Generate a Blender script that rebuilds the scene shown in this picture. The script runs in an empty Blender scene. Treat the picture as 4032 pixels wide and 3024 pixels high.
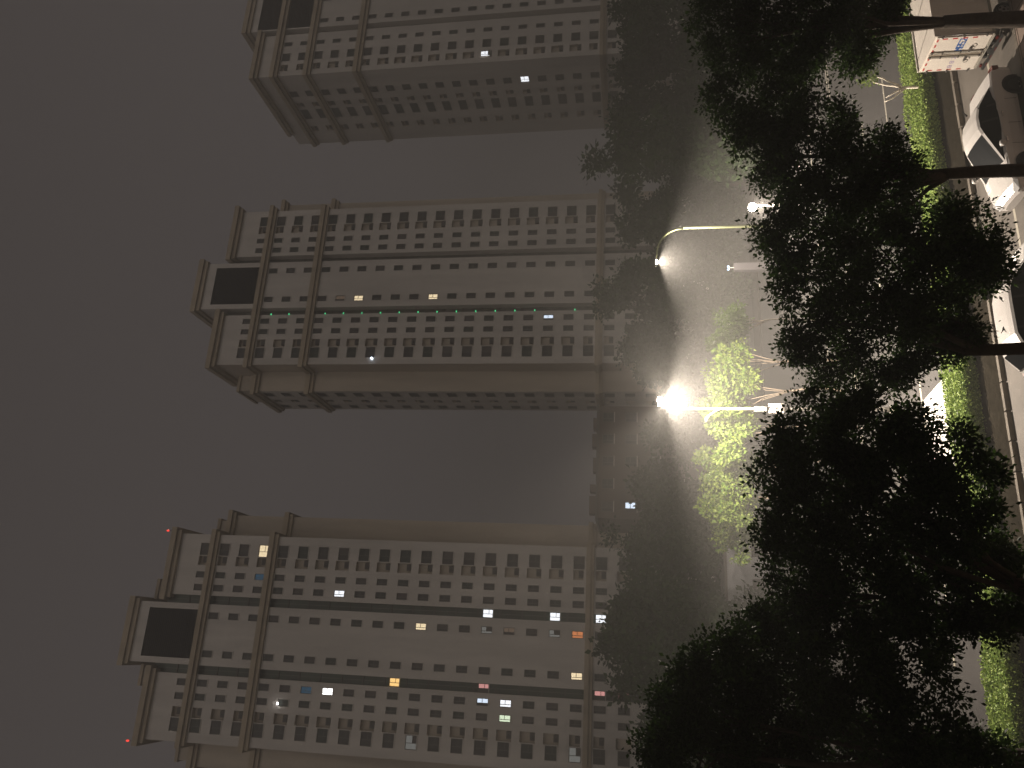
import bpy, bmesh, math, random
import numpy as np
from mathutils import Vector, Matrix

scn = bpy.context.scene
COL = scn.collection
R = math.radians

# ------------------------------------------------------------------ camera (held on its side: the photo is turned 90 degrees)
CAM_H = 12.0
PITCH = R(9.2)
cam_d = bpy.data.cameras.new('camera')
cam = bpy.data.objects.new('camera', cam_d)
COL.objects.link(cam)
cam_d.sensor_fit = 'HORIZONTAL'
cam_d.sensor_width = 36.0
cam_d.lens = 3028.0 / 4032.0 * 36.0
cam_d.clip_start = 0.1
cam_d.clip_end = 2000
_f = Vector((0, math.cos(PITCH), math.sin(PITCH)))
_u = Vector((0, -math.sin(PITCH), math.cos(PITCH)))
_r = Vector((1, 0, 0))
m = Matrix.Identity(4)
for i in range(3):
    m[i][0] = -_u[i]
    m[i][1] = _r[i]
    m[i][2] = -_f[i]
    m[i][3] = (0, 0, CAM_H)[i]
cam.matrix_world = m
scn.camera = cam

# ------------------------------------------------------------------ exposure
scn.view_settings.view_transform = 'Standard'
scn.view_settings.look = 'None'
scn.view_settings.exposure = 0.0
scn.view_settings.gamma = 1.0
scn.cycles.use_denoising = True
scn.cycles.max_bounces = 6
scn.cycles.diffuse_bounces = 3
scn.cycles.volume_bounces = 0
scn.cycles.transparent_max_bounces = 8
scn.cycles.sample_clamp_indirect = 4.0

# ------------------------------------------------------------------ night sky lit from below by the city
world = bpy.data.worlds.new('World')
scn.world = world
world.use_nodes = True
nt = world.node_tree
nt.nodes.clear()
wo = nt.nodes.new('ShaderNodeOutputWorld')
bg = nt.nodes.new('ShaderNodeBackground')
tc = nt.nodes.new('ShaderNodeTexCoord')
sep = nt.nodes.new('ShaderNodeSeparateXYZ')
ramp = nt.nodes.new('ShaderNodeValToRGB')
nt.links.new(tc.outputs['Generated'], sep.inputs[0])
nt.links.new(sep.outputs['Z'], ramp.inputs[0])
ramp.color_ramp.elements[0].position = 0.0
ramp.color_ramp.elements[0].color = (0.112, 0.098, 0.096, 1)
ramp.color_ramp.elements[1].position = 0.75
ramp.color_ramp.elements[1].color = (0.060, 0.051, 0.049, 1)
nt.links.new(ramp.outputs[0], bg.inputs[0])
bg.inputs[1].default_value = 1.0
nt.links.new(bg.outputs[0], wo.inputs[0])

# the broad glow of the city behind the viewer
sd = bpy.data.lights.new('city_glow', 'SUN')
sd.energy = 0.46
sd.angle = R(60)
sd.color = (1.0, 0.90, 0.80)
so = bpy.data.objects.new('city_glow', sd)
COL.objects.link(so)
so.rotation_euler = Vector((-0.15, 0.80, -0.50)).to_track_quat('-Z', 'Y').to_euler()

# ------------------------------------------------------------------ layout helpers
F0 = 3028.0
ALPHA = math.atan(1 / 2.93)          # the street grid is turned by this much
CA, SA = math.cos(ALPHA), math.sin(ALPHA)


def ray(U, V):
    vy = (2016 - V) / F0
    return Vector(((U - 1512) / F0, math.cos(PITCH) - math.sin(PITCH) * vy, math.sin(PITCH) + math.cos(PITCH) * vy))


def at_y(U, V, Y):
    r = ray(U, V)
    return r * (Y / r.y) + Vector((0, 0, CAM_H))


def at_z(U, V, z):
    r = ray(U, V)
    return r * ((z - CAM_H) / r.z) + Vector((0, 0, CAM_H))


def uv(u, v, z=0.0):                  # street coordinates: u along the road, v away from the viewer
    return Vector((u * CA - v * SA, u * SA + v * CA, z))


# ------------------------------------------------------------------ materials
MATS = {}


def mat(name, base, rough=0.8, metal=0.0, var=0.0, scale=4.0, bump=0.0, bscale=20.0, spec=0.5, stretch=None, col2=None):
    if name in MATS:
        return MATS[name]
    mm = bpy.data.materials.new(name)
    mm.use_nodes = True
    t = mm.node_tree
    b = t.nodes['Principled BSDF']
    b.inputs['Base Color'].default_value = (*base, 1)
    b.inputs['Roughness'].default_value = rough
    b.inputs['Metallic'].default_value = metal
    b.inputs['Specular IOR Level'].default_value = spec
    if var > 0 or col2 or bump > 0:
        co = t.nodes.new('ShaderNodeTexCoord')
        mp = t.nodes.new('ShaderNodeMapping')
        t.links.new(co.outputs['Object'], mp.inputs[0])
        if stretch:
            mp.inputs['Scale'].default_value = stretch
    if var > 0 or col2:
        n = t.nodes.new('ShaderNodeTexNoise')
        n.inputs['Scale'].default_value = scale
        n.inputs['Detail'].default_value = 6
        n.inputs['Roughness'].default_value = 0.65
        t.links.new(mp.outputs[0], n.inputs['Vector'])
        rp = t.nodes.new('ShaderNodeValToRGB')
        c2 = col2 if col2 else tuple(c * (1 - var) for c in base)
        c1 = base if col2 else tuple(min(1, c * (1 + var)) for c in base)
        rp.color_ramp.elements[0].position = 0.34
        rp.color_ramp.elements[1].position = 0.66
        rp.color_ramp.elements[0].color = (*c2, 1)
        rp.color_ramp.elements[1].color = (*c1, 1)
        t.links.new(n.outputs['Fac'], rp.inputs[0])
        t.links.new(rp.outputs[0], b.inputs['Base Color'])
    if bump > 0:
        n2 = t.nodes.new('ShaderNodeTexNoise')
        n2.inputs['Scale'].default_value = bscale
        n2.inputs['Detail'].default_value = 4
        t.links.new(mp.outputs[0], n2.inputs['Vector'])
        bp = t.nodes.new('ShaderNodeBump')
        bp.inputs['Strength'].default_value = bump
        bp.inputs['Distance'].default_value = 0.03
        t.links.new(n2.outputs['Fac'], bp.inputs['Height'])
        t.links.new(bp.outputs[0], b.inputs['Normal'])
    MATS[name] = mm
    return mm


def emit(name, colr, strength, sample=False):
    if name in MATS:
        return MATS[name]
    mm = bpy.data.materials.new(name)
    mm.use_nodes = True
    t = mm.node_tree
    t.nodes.clear()
    o = t.nodes.new('ShaderNodeOutputMaterial')
    e = t.nodes.new('ShaderNodeEmission')
    e.inputs[0].default_value = (*colr, 1)
    e.inputs[1].default_value = strength
    t.links.new(e.outputs[0], o.inputs[0])
    if not sample:
        mm.cycles.emission_sampling = 'NONE'
    MATS[name] = mm
    return mm


def leafmat(name, c1, c2, trans=0.3, rough=0.55):
    if name in MATS:
        return MATS[name]
    mm = bpy.data.materials.new(name)
    mm.use_nodes = True
    t = mm.node_tree
    t.nodes.clear()
    o = t.nodes.new('ShaderNodeOutputMaterial')
    geo = t.nodes.new('ShaderNodeNewGeometry')
    rp = t.nodes.new('ShaderNodeValToRGB')
    rp.color_ramp.elements[0].color = (*c1, 1)
    rp.color_ramp.elements[1].color = (*c2, 1)
    t.links.new(geo.outputs['Random Per Island'], rp.inputs[0])
    d = t.nodes.new('ShaderNodeBsdfPrincipled')
    d.inputs['Roughness'].default_value = rough
    d.inputs['Specular IOR Level'].default_value = 0.25
    tr = t.nodes.new('ShaderNodeBsdfTranslucent')
    mx = t.nodes.new('ShaderNodeMixShader')
    mx.inputs[0].default_value = trans
    t.links.new(rp.outputs[0], d.inputs['Base Color'])
    t.links.new(rp.outputs[0], tr.inputs[0])
    t.links.new(d.outputs[0], mx.inputs[1])
    t.links.new(tr.outputs[0], mx.inputs[2])
    t.links.new(mx.outputs[0], o.inputs[0])
    MATS[name] = mm
    return mm


WALL = mat('tower_wall_paint', (0.60, 0.56, 0.52), 0.9, var=0.13, scale=0.45, stretch=(1, 1, 0.12))
SIDEWALL = mat('tower_tan_paint', (0.50, 0.435, 0.36), 0.9, var=0.13, scale=0.4, stretch=(1, 1, 0.12))
TRIM = mat('tower_trim_stone', (0.42, 0.35, 0.26), 0.9, var=0.16, scale=0.5)
REVEAL = mat('window_reveal', (0.20, 0.18, 0.165), 0.9)
FRAME = mat('window_frame_metal', (0.14, 0.13, 0.12), 0.6)
DARK = mat('dark_window_glass', (0.045, 0.043, 0.042), 0.35, spec=0.3)
DARK2 = mat('dark_window_glass_curtained', (0.085, 0.072, 0.068), 0.6)
DARK3 = mat('dark_window_glass_green', (0.03, 0.04, 0.034), 0.4, spec=0.3)
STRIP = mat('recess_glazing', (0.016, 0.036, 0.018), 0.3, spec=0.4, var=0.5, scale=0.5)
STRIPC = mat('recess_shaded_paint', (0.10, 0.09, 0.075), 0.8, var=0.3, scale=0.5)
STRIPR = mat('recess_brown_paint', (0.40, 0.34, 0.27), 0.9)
LOUVRE = mat('rooftop_louvre', (0.016, 0.015, 0.020), 0.6)
ACM = mat('air_conditioner_casing', (0.075, 0.065, 0.06), 0.7)
ROOFM = mat('roof_slab', (0.12, 0.11, 0.10), 0.95)
BARK = mat('bark', (0.055, 0.042, 0.030), 0.95, var=0.35, scale=9, bump=0.6, bscale=14)
PALEBARK = mat('pale_bark', (0.34, 0.27, 0.20), 0.9, var=0.2, scale=9)
WHITEBARK = mat('whitewashed_bark', (0.88, 0.80, 0.68), 0.85)
ASPHALT = mat('asphalt', (0.046, 0.043, 0.041), 0.8, var=0.16, scale=1.3, bump=0.25, bscale=60)
ASPHALT2 = mat('worn_asphalt', (0.13, 0.115, 0.098), 0.75, var=0.16, scale=0.9, bump=0.2, bscale=60)
PAVE = mat('pink_paving', (0.26, 0.20, 0.165), 0.85, var=0.18, scale=2.0, bump=0.2, bscale=30)
KERB = mat('kerb_stone', (0.15, 0.13, 0.105), 0.85, var=0.22, scale=3)
SOIL = mat('bare_soil', (0.022, 0.019, 0.014), 1.0, var=0.3, scale=5, bump=0.5, bscale=12, spec=0.0)
GROUNDM = mat('dark_ground', (0.035, 0.036, 0.028), 1.0, var=0.3, scale=0.4)
LINE = mat('road_paint', (0.42, 0.39, 0.32), 0.8, var=0.12, scale=6)
WHITEP = mat('white_car_paint', (0.72, 0.69, 0.66), 0.28, spec=0.5)
YELLOWP = mat('yellow_car_paint', (0.75, 0.45, 0.05), 0.3)
GLASS = mat('car_glass', (0.012, 0.014, 0.016), 0.30, spec=0.12)
RUBBER = mat('tyre_rubber', (0.015, 0.015, 0.015), 0.9)
RIM = mat('alloy_rim', (0.45, 0.43, 0.41), 0.35, metal=0.8)
BLACKP = mat('black_plastic', (0.02, 0.02, 0.02), 0.6)
CHROME = mat('chrome', (0.7, 0.7, 0.7), 0.2, metal=1.0)
REDLENS = mat('red_lens', (0.10, 0.012, 0.010), 0.25)
CLEARLENS = mat('clear_lens', (0.6, 0.6, 0.6), 0.15)
BOXP = mat('truck_box_paint', (0.80, 0.74, 0.66), 0.55, var=0.06, scale=1.5)
REDTAPE = mat('red_reflective_tape', (0.55, 0.05, 0.045), 0.5)
BLUEINK = mat('blue_lettering', (0.05, 0.16, 0.50), 0.6)
LILAC = mat('faded_lettering', (0.42, 0.34, 0.52), 0.6)
STEEL = mat('galvanised_steel', (0.42, 0.40, 0.35), 0.5, metal=0.3)
POLEP = mat('pole_paint', (0.30, 0.28, 0.25), 0.5)
POLEG = mat('yellow_green_pole_paint', (0.20, 0.22, 0.11), 0.5)

# ------------------------------------------------------------------ object helpers


def tag(o, label=None, cat=None, group=None, kind=None):
    if label: o['label'] = label
    if cat: o['category'] = cat
    if group: o['group'] = group
    if kind: o['kind'] = kind
    return o


def empty(name, loc=(0, 0, 0), rz=0.0):
    o = bpy.data.objects.new(name, None)
    COL.objects.link(o)
    o.location = loc
    o.rotation_euler = (0, 0, rz)
    return o


class MB:
    """collects faces with material slots and links them as one mesh"""

    def __init__(s):
        s.v = []; s.f = []; s.mi = []; s.mats = []

    def slot(s, mt):
        if mt not in s.mats:
            s.mats.append(mt)
        return s.mats.index(mt)

    def poly(s, pts, mt):
        b = len(s.v)
        s.v += [tuple(p) for p in pts]
        s.f.append(tuple(range(b, b + len(pts))))
        s.mi.append(s.slot(mt))

    def box(s, x0, x1, y0, y1, z0, z1, mt, skip=''):
        P = [(x0, y0, z0), (x1, y0, z0), (x1, y1, z0), (x0, y1, z0), (x0, y0, z1), (x1, y0, z1), (x1, y1, z1), (x0, y1, z1)]
        fs = {'b': (0, 3, 2, 1), 't': (4, 5, 6, 7), 'f': (0, 1, 5, 4), 'k': (2, 3, 7, 6), 'l': (3, 0, 4, 7), 'r': (1, 2, 6, 5)}
        b = len(s.v)
        s.v += P
        k = s.slot(mt)
        for key, q in fs.items():
            if key in skip: continue
            s.f.append(tuple(b + i for i in q)); s.mi.append(k)

    def tube(s, pts, rads, mt, n=8, cap=True):
        k = s.slot(mt)
        pts = [Vector(p) for p in pts]
        rings = []
        ref = Vector((0.3, 0.9, 0.2)).normalized()
        for i, p in enumerate(pts):
            d = (pts[min(i + 1, len(pts) - 1)] - pts[max(i - 1, 0)])
            if d.length < 1e-6: d = Vector((0, 0, 1))
            d.normalize()
            a = d.cross(ref)
            if a.length < 0.05: a = d.cross(Vector((1, 0, 0)))
            a.normalize(); c = d.cross(a)
            b0 = len(s.v)
            for j in range(n):
                t = 2 * math.pi * j / n
                s.v.append(tuple(p + (a * math.cos(t) + c * math.sin(t)) * rads[i]))
            rings.append(b0)
        for i in range(len(rings) - 1):
            for j in range(n):
                s.f.append((rings[i] + j, rings[i] + (j + 1) % n, rings[i + 1] + (j + 1) % n, rings[i + 1] + j)); s.mi.append(k)
        if cap:
            s.f.append(tuple(rings[0] + j for j in range(n))[::-1]); s.mi.append(k)
            s.f.append(tuple(rings[-1] + j for j in range(n))); s.mi.append(k)

    def grid_wall(s, fn, x0, x1, z0, z1, holes, mt):
        """wall from x0..x1, z0..z1 with rectangular holes; fn(x, z) -> point"""
        xs = sorted({x0, x1, *[h[0] for h in holes], *[h[1] for h in holes]})
        zs = sorted({z0, z1, *[h[2] for h in holes], *[h[3] for h in holes]})
        hs = set()
        for h in holes:
            for i in range(xs.index(h[0]), xs.index(h[1])):
                for j in range(zs.index(h[2]), zs.index(h[3])):
                    hs.add((i, j))
        k = s.slot(mt)
        b = len(s.v)
        nz = len(zs)
        for x in xs:
            for z in zs:
                s.v.append(tuple(fn(x, z)))
        for i in range(len(xs) - 1):
            for j in range(nz - 1):
                if (i, j) in hs: continue
                s.f.append((b + i * nz + j, b + (i + 1) * nz + j, b + (i + 1) * nz + j + 1, b + i * nz + j + 1)); s.mi.append(k)

    def mesh(s, name):
        me = bpy.data.meshes.new(name)
        me.from_pydata(s.v, [], s.f)
        for mt in s.mats: me.materials.append(mt)
        me.polygons.foreach_set('material_index', s.mi)
        me.update()
        return me

    def build(s, name, parent=None, loc=None, rz=0.0, smooth=False):
        me = s.mesh(name)
        if smooth:
            me.polygons.foreach_set('use_smooth', [True] * len(me.polygons))
        o = bpy.data.objects.new(name, me)
        COL.objects.link(o)
        if parent: o.parent = parent
        if loc is not None: o.location = loc
        o.rotation_euler = (0, 0, rz)
        return o


def link_copy(name, me, parent, loc, rz=0.0):
    o = bpy.data.objects.new(name, me)
    COL.objects.link(o)
    o.parent = parent
    o.location = loc
    o.rotation_euler = (0, 0, rz)
    return o


# ------------------------------------------------------------------ foliage
def leaf_mesh(name, lobes, n, size, mt, seed, per=10, spread=0.26, shell=0.55, holes=0.0):
    """lobes: (center, (rx, ry, rz)); leaves gathered into twigs spread through each lobe"""
    rng = np.random.default_rng(seed)
    w = np.array([(l[1][0] * l[1][1] * l[1][2]) ** 0.72 for l in lobes])
    w = w / w.sum()
    cs = []
    for (c, r), wi in zip(lobes, w):
        k = max(4, int(n * wi / per))
        d = rng.normal(size=(k, 3)); d /= np.linalg.norm(d, axis=1)[:, None]
        rad = rng.random(k) ** (1 / 3.0) * shell + (1 - shell) * rng.random(k) ** 0.25
        # bumpy outline
        ph = np.sin(d[:, 0] * 5 + seed) * np.sin(d[:, 1] * 6 + 1.3 * seed) * np.sin(d[:, 2] * 5 + c[0])
        rad = rad * (1 + 0.22 * ph)
        cs.append(np.array(c)[None] + d * rad[:, None] * np.array(r)[None])
    cs = np.concatenate(cs)
    if holes > 0:
        q = cs + np.array([seed * 1.7, seed * .6, seed * .9])[None]
        nz = np.sin(q[:, 0] * 4.1 + 1.3 * np.sin(q[:, 2] * 2.9)) * np.sin(q[:, 1] * 3.3 + 1.1 * np.sin(q[:, 0] * 2.3)) + np.sin(q[:, 2] * 4.7 + 1.7 * np.sin(q[:, 0] * 3.1)) * .8
        cs = cs[nz < 1.0 - holes]
    K = len(cs)
    off = rng.normal(size=(K, per, 3)) * spread
    P = (cs[:, None] + off).reshape(-1, 3)
    N = len(P)
    ax = off.reshape(-1, 3) + rng.normal(size=(N, 3)) * spread * 0.6
    ax[:, 2] -= spread * 0.35
    ax /= np.linalg.norm(ax, axis=1)[:, None] + 1e-9
    sd_ = rng.normal(size=(N, 3))
    sd_ -= (sd_ * ax).sum(1)[:, None] * ax
    sd_ /= np.linalg.norm(sd_, axis=1)[:, None] + 1e-9
    up = np.cross(ax, sd_)
    L = size * (0.55 + 1.0 * rng.random(N) ** 1.5)[:, None]
    W = L * 0.30
    v0 = P; v2 = P + ax * L
    mid = P + ax * L * 0.45 - up * L * 0.06
    v1 = mid + sd_ * W; v3 = mid - sd_ * W
    V = np.stack([v0, v1, v2, v3], 1).reshape(-1, 3).astype(np.float32)
    me = bpy.data.meshes.new(name)
    me.vertices.add(len(V)); me.vertices.foreach_set('co', V.ravel())
    me.loops.add(len(V)); me.loops.foreach_set('vertex_index', np.arange(len(V), dtype=np.int32))
    me.polygons.add(N)
    me.polygons.foreach_set('loop_start', np.arange(0, 4 * N, 4, dtype=np.int32))
    me.polygons.foreach_set('loop_total', np.full(N, 4, dtype=np.int32))
    me.materials.append(mt)
    me.update(calc_edges=True)
    return me


def tree(name, base, lobes, n, leaf, leaf_size, bark, trunk_r, label, cat='tree', group=None, seed=1, spread=0.26, shell=0.55, per=10,
         trunk_top=None, nlimb=None, bend=0.0, twigs=True, holes=0.0):
    """base: world point; lobes in world coordinates"""
    rnd = random.Random(seed)
    base = Vector(base)
    root = empty(name, base)
    tag(root, label, cat, group)
    ll = [((Vector(c) - base), r) for c, r in lobes]
    zc = min(l[0].z - l[1][2] * 0.3 for l in ll)
    cx = sum(l[0].x for l in ll) / len(ll); cy = sum(l[0].y for l in ll) / len(ll)
    top = trunk_top if trunk_top else zc
    b = MB()
    pts = []; rads = []
    for i in range(9):
        t = i / 8
        pts.append(Vector((bend * math.sin(t * 3.0) + 0.03 * math.sin(t * 7 + seed), 0.03 * math.cos(t * 5 + seed), top * t)))
        rads.append(trunk_r * (1.25 if i == 0 else 1.0) * (1 - 0.34 * t))
    b.tube(pts, rads, bark, 12)
    fork = pts[-1]
    sel = ll if nlimb is None else sorted(ll, key=lambda l: -l[1][0])[:nlimb]
    for c, r in sel:
        tgt = Vector(c)
        st = fork - Vector((0, 0, rnd.uniform(0, 0.35) * top * 0.4)) if tgt.z > fork.z else fork
        mid = (st + tgt) / 2 + Vector((rnd.uniform(-.3, .3), rnd.uniform(-.3, .3), rnd.uniform(0, .5)))
        r0 = trunk_r * rnd.uniform(0.28, 0.5)
        b.tube([st, (st + mid) / 2 + Vector((0, 0, .1)), mid, (mid + tgt) / 2, tgt], [r0, r0 * .8, r0 * .62, r0 * .42, r0 * .2], bark, 7)
        if twigs:
            for q in range(4):
                d = Vector((rnd.uniform(-1, 1), rnd.uniform(-1, 1), rnd.uniform(-.6, 1))).normalized()
                e = tgt + Vector((d.x * r[0], d.y * r[1], d.z * r[2])) * 0.85
                s0 = mid.lerp(tgt, rnd.uniform(.3, 1))
                b.tube([s0, s0.lerp(e, .5) + Vector((0, 0, .08)), e], [r0 * .28, r0 * .2, r0 * .08], bark, 5)
    b.build('trunk', root, smooth=True)
    me = leaf_mesh('crown', ll, n, leaf_size, leaf, seed, per=per, spread=spread, shell=shell, holes=holes)
    o = bpy.data.objects.new('crown', me)
    COL.objects.link(o)
    o.parent = root
    return root


# ================================================================== GROUND AND STREETS
def strip(name, v0, v1, z, mt, u0=-160, u1=200, nu=1, kind='structure', thick=None):
    b = MB()
    if thick:
        for_pts = [(u0, v0), (u1, v0), (u1, v1), (u0, v1)]
        P = [uv(u, v, z) for u, v in for_pts]; Q = [uv(u, v, z - thick) for u, v in for_pts]
        b.poly(P, mt)
        for i in range(4):
            j = (i + 1) % 4
            b.poly([Q[i], Q[j], P[j], P[i]], mt)
    else:
        b.poly([uv(u0, v0, z), uv(u1, v0, z), uv(u1, v1, z), uv(u0, v1, z)], mt)
    o = b.build(name)
    if kind: o['kind'] = kind
    return o


g = MB()
g.poly([(-380, -60, 0), (380, -60, 0), (380, 420, 0), (-380, 420, 0)], GROUNDM)
g.build('ground')['kind'] = 'structure'
strip('near_pavement', 8.0, 21.62, 0.125, PAVE, -60, 80, thick=0.12)
strip('near_kerb', 21.62, 21.78, 0.135, KERB, -60, 80, thick=0.13)
strip('service_road', 21.78, 26.05, 0.004, ASPHALT2, -60, 80)
strip('planting_bed', 26.22, 29.6, 0.11, SOIL, -60, 80, thick=0.105)
strip('main_road', 29.75, 72.0, 0.006, ASPHALT, -150, 180)
strip('far_pavement', 72.0, 76.0, 0.12, SOIL, -150, 180, thick=0.11)
# kerb of the planting bed, cast stones with worn edges
b = MB()
rk = random.Random(5)
u = -40.0
while u < 60:
    L = 0.95
    if rk.random() > 0.06:
        dz = rk.uniform(-0.012, 0.012)
        pts = [(u, 26.06), (u + L, 26.06), (u + L, 26.21), (u, 26.21)]
        P = [uv(a_, c_, 0.145 + dz) for a_, c_ in pts]; Q = [uv(a_, c_, -0.02) for a_, c_ in pts]
        b.poly(P, KERB)
        for i in range(4):
            j = (i + 1) % 4
            b.poly([Q[i], Q[j], P[j], P[i]], KERB)
    u += 1.0
b.build('bed_kerb')['kind'] = 'structure'
# painted lines
b = MB()
b.poly([uv(-60, 23.70, .009), uv(80, 23.70, .009), uv(80, 23.83, .009), uv(-60, 23.83, .009)], LINE)
b.build('parking_line')['kind'] = 'structure'
b = MB()
for v0 in (33.4, 37.0, 48.0, 51.6):
    u = -80
    while u < 110:
        b.poly([uv(u, v0, .011), uv(u + 3.5, v0, .011), uv(u + 3.5, v0 + .15, .011), uv(u, v0 + .15, .011)], LINE)
        u += 8
for v0 in (30.2, 42.3, 42.7):
    b.poly([uv(-140, v0, .011), uv(170, v0, .011), uv(170, v0 + .15, .011), uv(-140, v0 + .15, .011)], LINE)
b.build('lane_markings')['kind'] = 'structure'

GRAVEL = mat('pale_gravel', (0.66, 0.64, 0.60), 0.95, var=0.15, scale=8, bump=0.5, bscale=40)
b = MB()
b.poly([uv(5.5, 29.75, .03), uv(10.9, 29.75, .03), uv(10.6, 33.2, .03), uv(5.9, 33.0, .03)], GRAVEL)
b.build('gravel_pad')['kind'] = 'structure'
PATCH = mat('asphalt_patch', (0.055, 0.052, 0.048), 0.85, var=0.2, scale=3)
rp_ = random.Random(77)
b = MB()
for (u, v, w, h) in ((18.0, 24.6, 1.6, .9), (8.4, 24.3, 2.4, .7), (13.6, 25.2, .9, .6), (4.5, 25.0, 1.9, .8), (0.5, 24.5, 1.2, 1.1)):
    n = 9
    b.poly([uv(u + w * .5 * math.cos(2 * math.pi * i / n) * rp_.uniform(.8, 1.15), v + h * .5 * math.sin(2 * math.pi * i / n) * rp_.uniform(.8, 1.15), .008) for i in range(n)], PATCH)
b.build('road_patches')['kind'] = 'structure'
b = MB()
u = -30.0
while u < 60:
    b.poly([uv(u, 8.0, .129), uv(u + .02, 8.0, .129), uv(u + .02, 21.6, .129), uv(u, 21.6, .129)], SOIL)
    u += .6
v = 8.3
while v < 21.6:
    b.poly([uv(-30, v, .132), uv(60, v, .132), uv(60, v + .02, .132), uv(-30, v + .02, .132)], SOIL)
    v += .6
b.build('paving_joints')['kind'] = 'structure'

# ================================================================== TOWERS
PITCHZ = 2.9
WH = 0.72
OUT = {'warm': ((1.0, 0.80, 0.50), 0.75), 'white': ((0.92, 0.95, 1.0), 1.0), 'cool': ((0.72, 0.84, 1.0), 0.85), 'hot': ((1.0, 0.98, 0.95), 3.5),
       'orange': ((1.0, 0.34, 0.12), 0.55), 'amber': ((1.0, 0.62, 0.22), 1.3), 'pink': ((1.0, 0.45, 0.42), 0.45), 'dim': ((0.62, 0.62, 0.58), 0.22),
       'dimwarm': ((0.8, 0.55, 0.38), 0.12), 'blue': ((0.10, 0.26, 0.42), 0.22), 'greenish': ((0.85, 1.0, 0.72), 0.7)}


def glow(key):
    c, s = OUT[key]
    return emit('lit_window_' + key, c, s * (1.7 if key in ('white', 'cool', 'warm', 'greenish', 'pink') else 1.2))


_wm = {}


def window_mesh(w, h, kind, big=False):
    """origin: centre of the opening on the wall plane; +y goes into the building"""
    key = (round(w, 2), round(h, 2), kind, big)
    if key in _wm: return _wm[key]
    b = MB()
    x, z, d = w / 2, h / 2, 0.16
    for q in ([(-x, 0, -z), (-x, d, -z), (-x, d, z), (-x, 0, z)], [(x, 0, -z), (x, 0, z), (x, d, z), (x, d, -z)],
              [(-x, 0, -z), (x, 0, -z), (x, d, -z), (-x, d, -z)], [(-x, 0, z), (-x, d, z), (x, d, z), (x, 0, z)]):
        b.poly(q, REVEAL)
    pm = {0: DARK, 1: DARK2, 2: DARK3}[kind] if isinstance(kind, int) else glow(kind)
    sx = -x + w * 0.36
    mz = -z + h * 0.0
    cells = [(-x, sx, -z, z), (sx, x, -z, 0.06), (sx, x, 0.06, z)] if not big else [(-x, -x * .1, -z, z), (-x * .1, x, -z, -z * .2), (-x * .1, x, -z * .2, z)]
    if not isinstance(kind, int) and kind in ('dim', 'pink', 'cool', 'dimwarm'):
        mats = [DARK2, pm, pm] if kind != 'dim' else [pm, DARK2, pm]
    else:
        mats = [pm] * 3
    if kind == 1: mats = [DARK, DARK2, DARK2]
    for (a, c, e, f), mt in zip(cells, mats):
        b.poly([(a, d, e), (c, d, e), (c, d, f), (a, d, f)], mt)
    fw = 0.035
    fr = [(-x, x, -z, -z + fw * 2), (-x, x, z - fw * 2, z), (-x, -x + fw * 2, -z, z), (x - fw * 2, x, -z, z)]
    for a, c, e, f in cells[:1]: fr.append((c - fw, c + fw, -z, z))
    fr.append((cells[1][0], x, cells[1][3] - fw, cells[1][3] + fw))
    for a, c, e, f in fr:
        b.poly([(a, d - .03, e), (c, d - .03, e), (c, d - .03, f), (a, d - .03, f)], FRAME)
    b.box(-x - .06, x + .06, -.07, -.005, -z - .09, -z - .005, WALL)
    _wm[key] = b.mesh('window')
    return _wm[key]


_nm = {}


def niche_mesh(w, h):
    key = (w, h)
    if key in _nm: return _nm[key]
    b = MB()
    x, z, d = w / 2, h / 2, 0.55
    for q in ([(-x, 0, -z), (-x, d, -z), (-x, d, z), (-x, 0, z)], [(x, 0, -z), (x, 0, z), (x, d, z), (x, d, -z)],
              [(-x, 0, -z), (x, 0, -z), (x, d, -z), (-x, d, -z)], [(-x, 0, z), (-x, d, z), (x, d, z), (x, 0, z)], [(-x, d, -z), (x, d, -z), (x, d, z), (-x, d, z)]):
        b.poly(q, SIDEWALL)
    b.box(-x, x, .0, .06, -z, -z + .12, WALL)
    _nm[key] = b.mesh('air_conditioner_niche')
    return _nm[key]


def ac_mesh():
    if 'ac' in _nm: return _nm['ac']
    b = MB()
    b.box(-.42, .42, -.17, .17, -.3, .3, ACM)
    k = DARK
    n = 10
    cx, cz, r = -.1, 0, .22
    b.poly([(cx + r * math.cos(2 * math.pi * i / n), -.173, cz + r * math.sin(2 * math.pi * i / n)) for i in range(n)], k)
    b.box(.44 - .1, .42 + .03, -.06, .06, -.1, .1, BLACKP)
    _nm['ac'] = b.mesh('air_conditioner')
    return _nm['ac']


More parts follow.
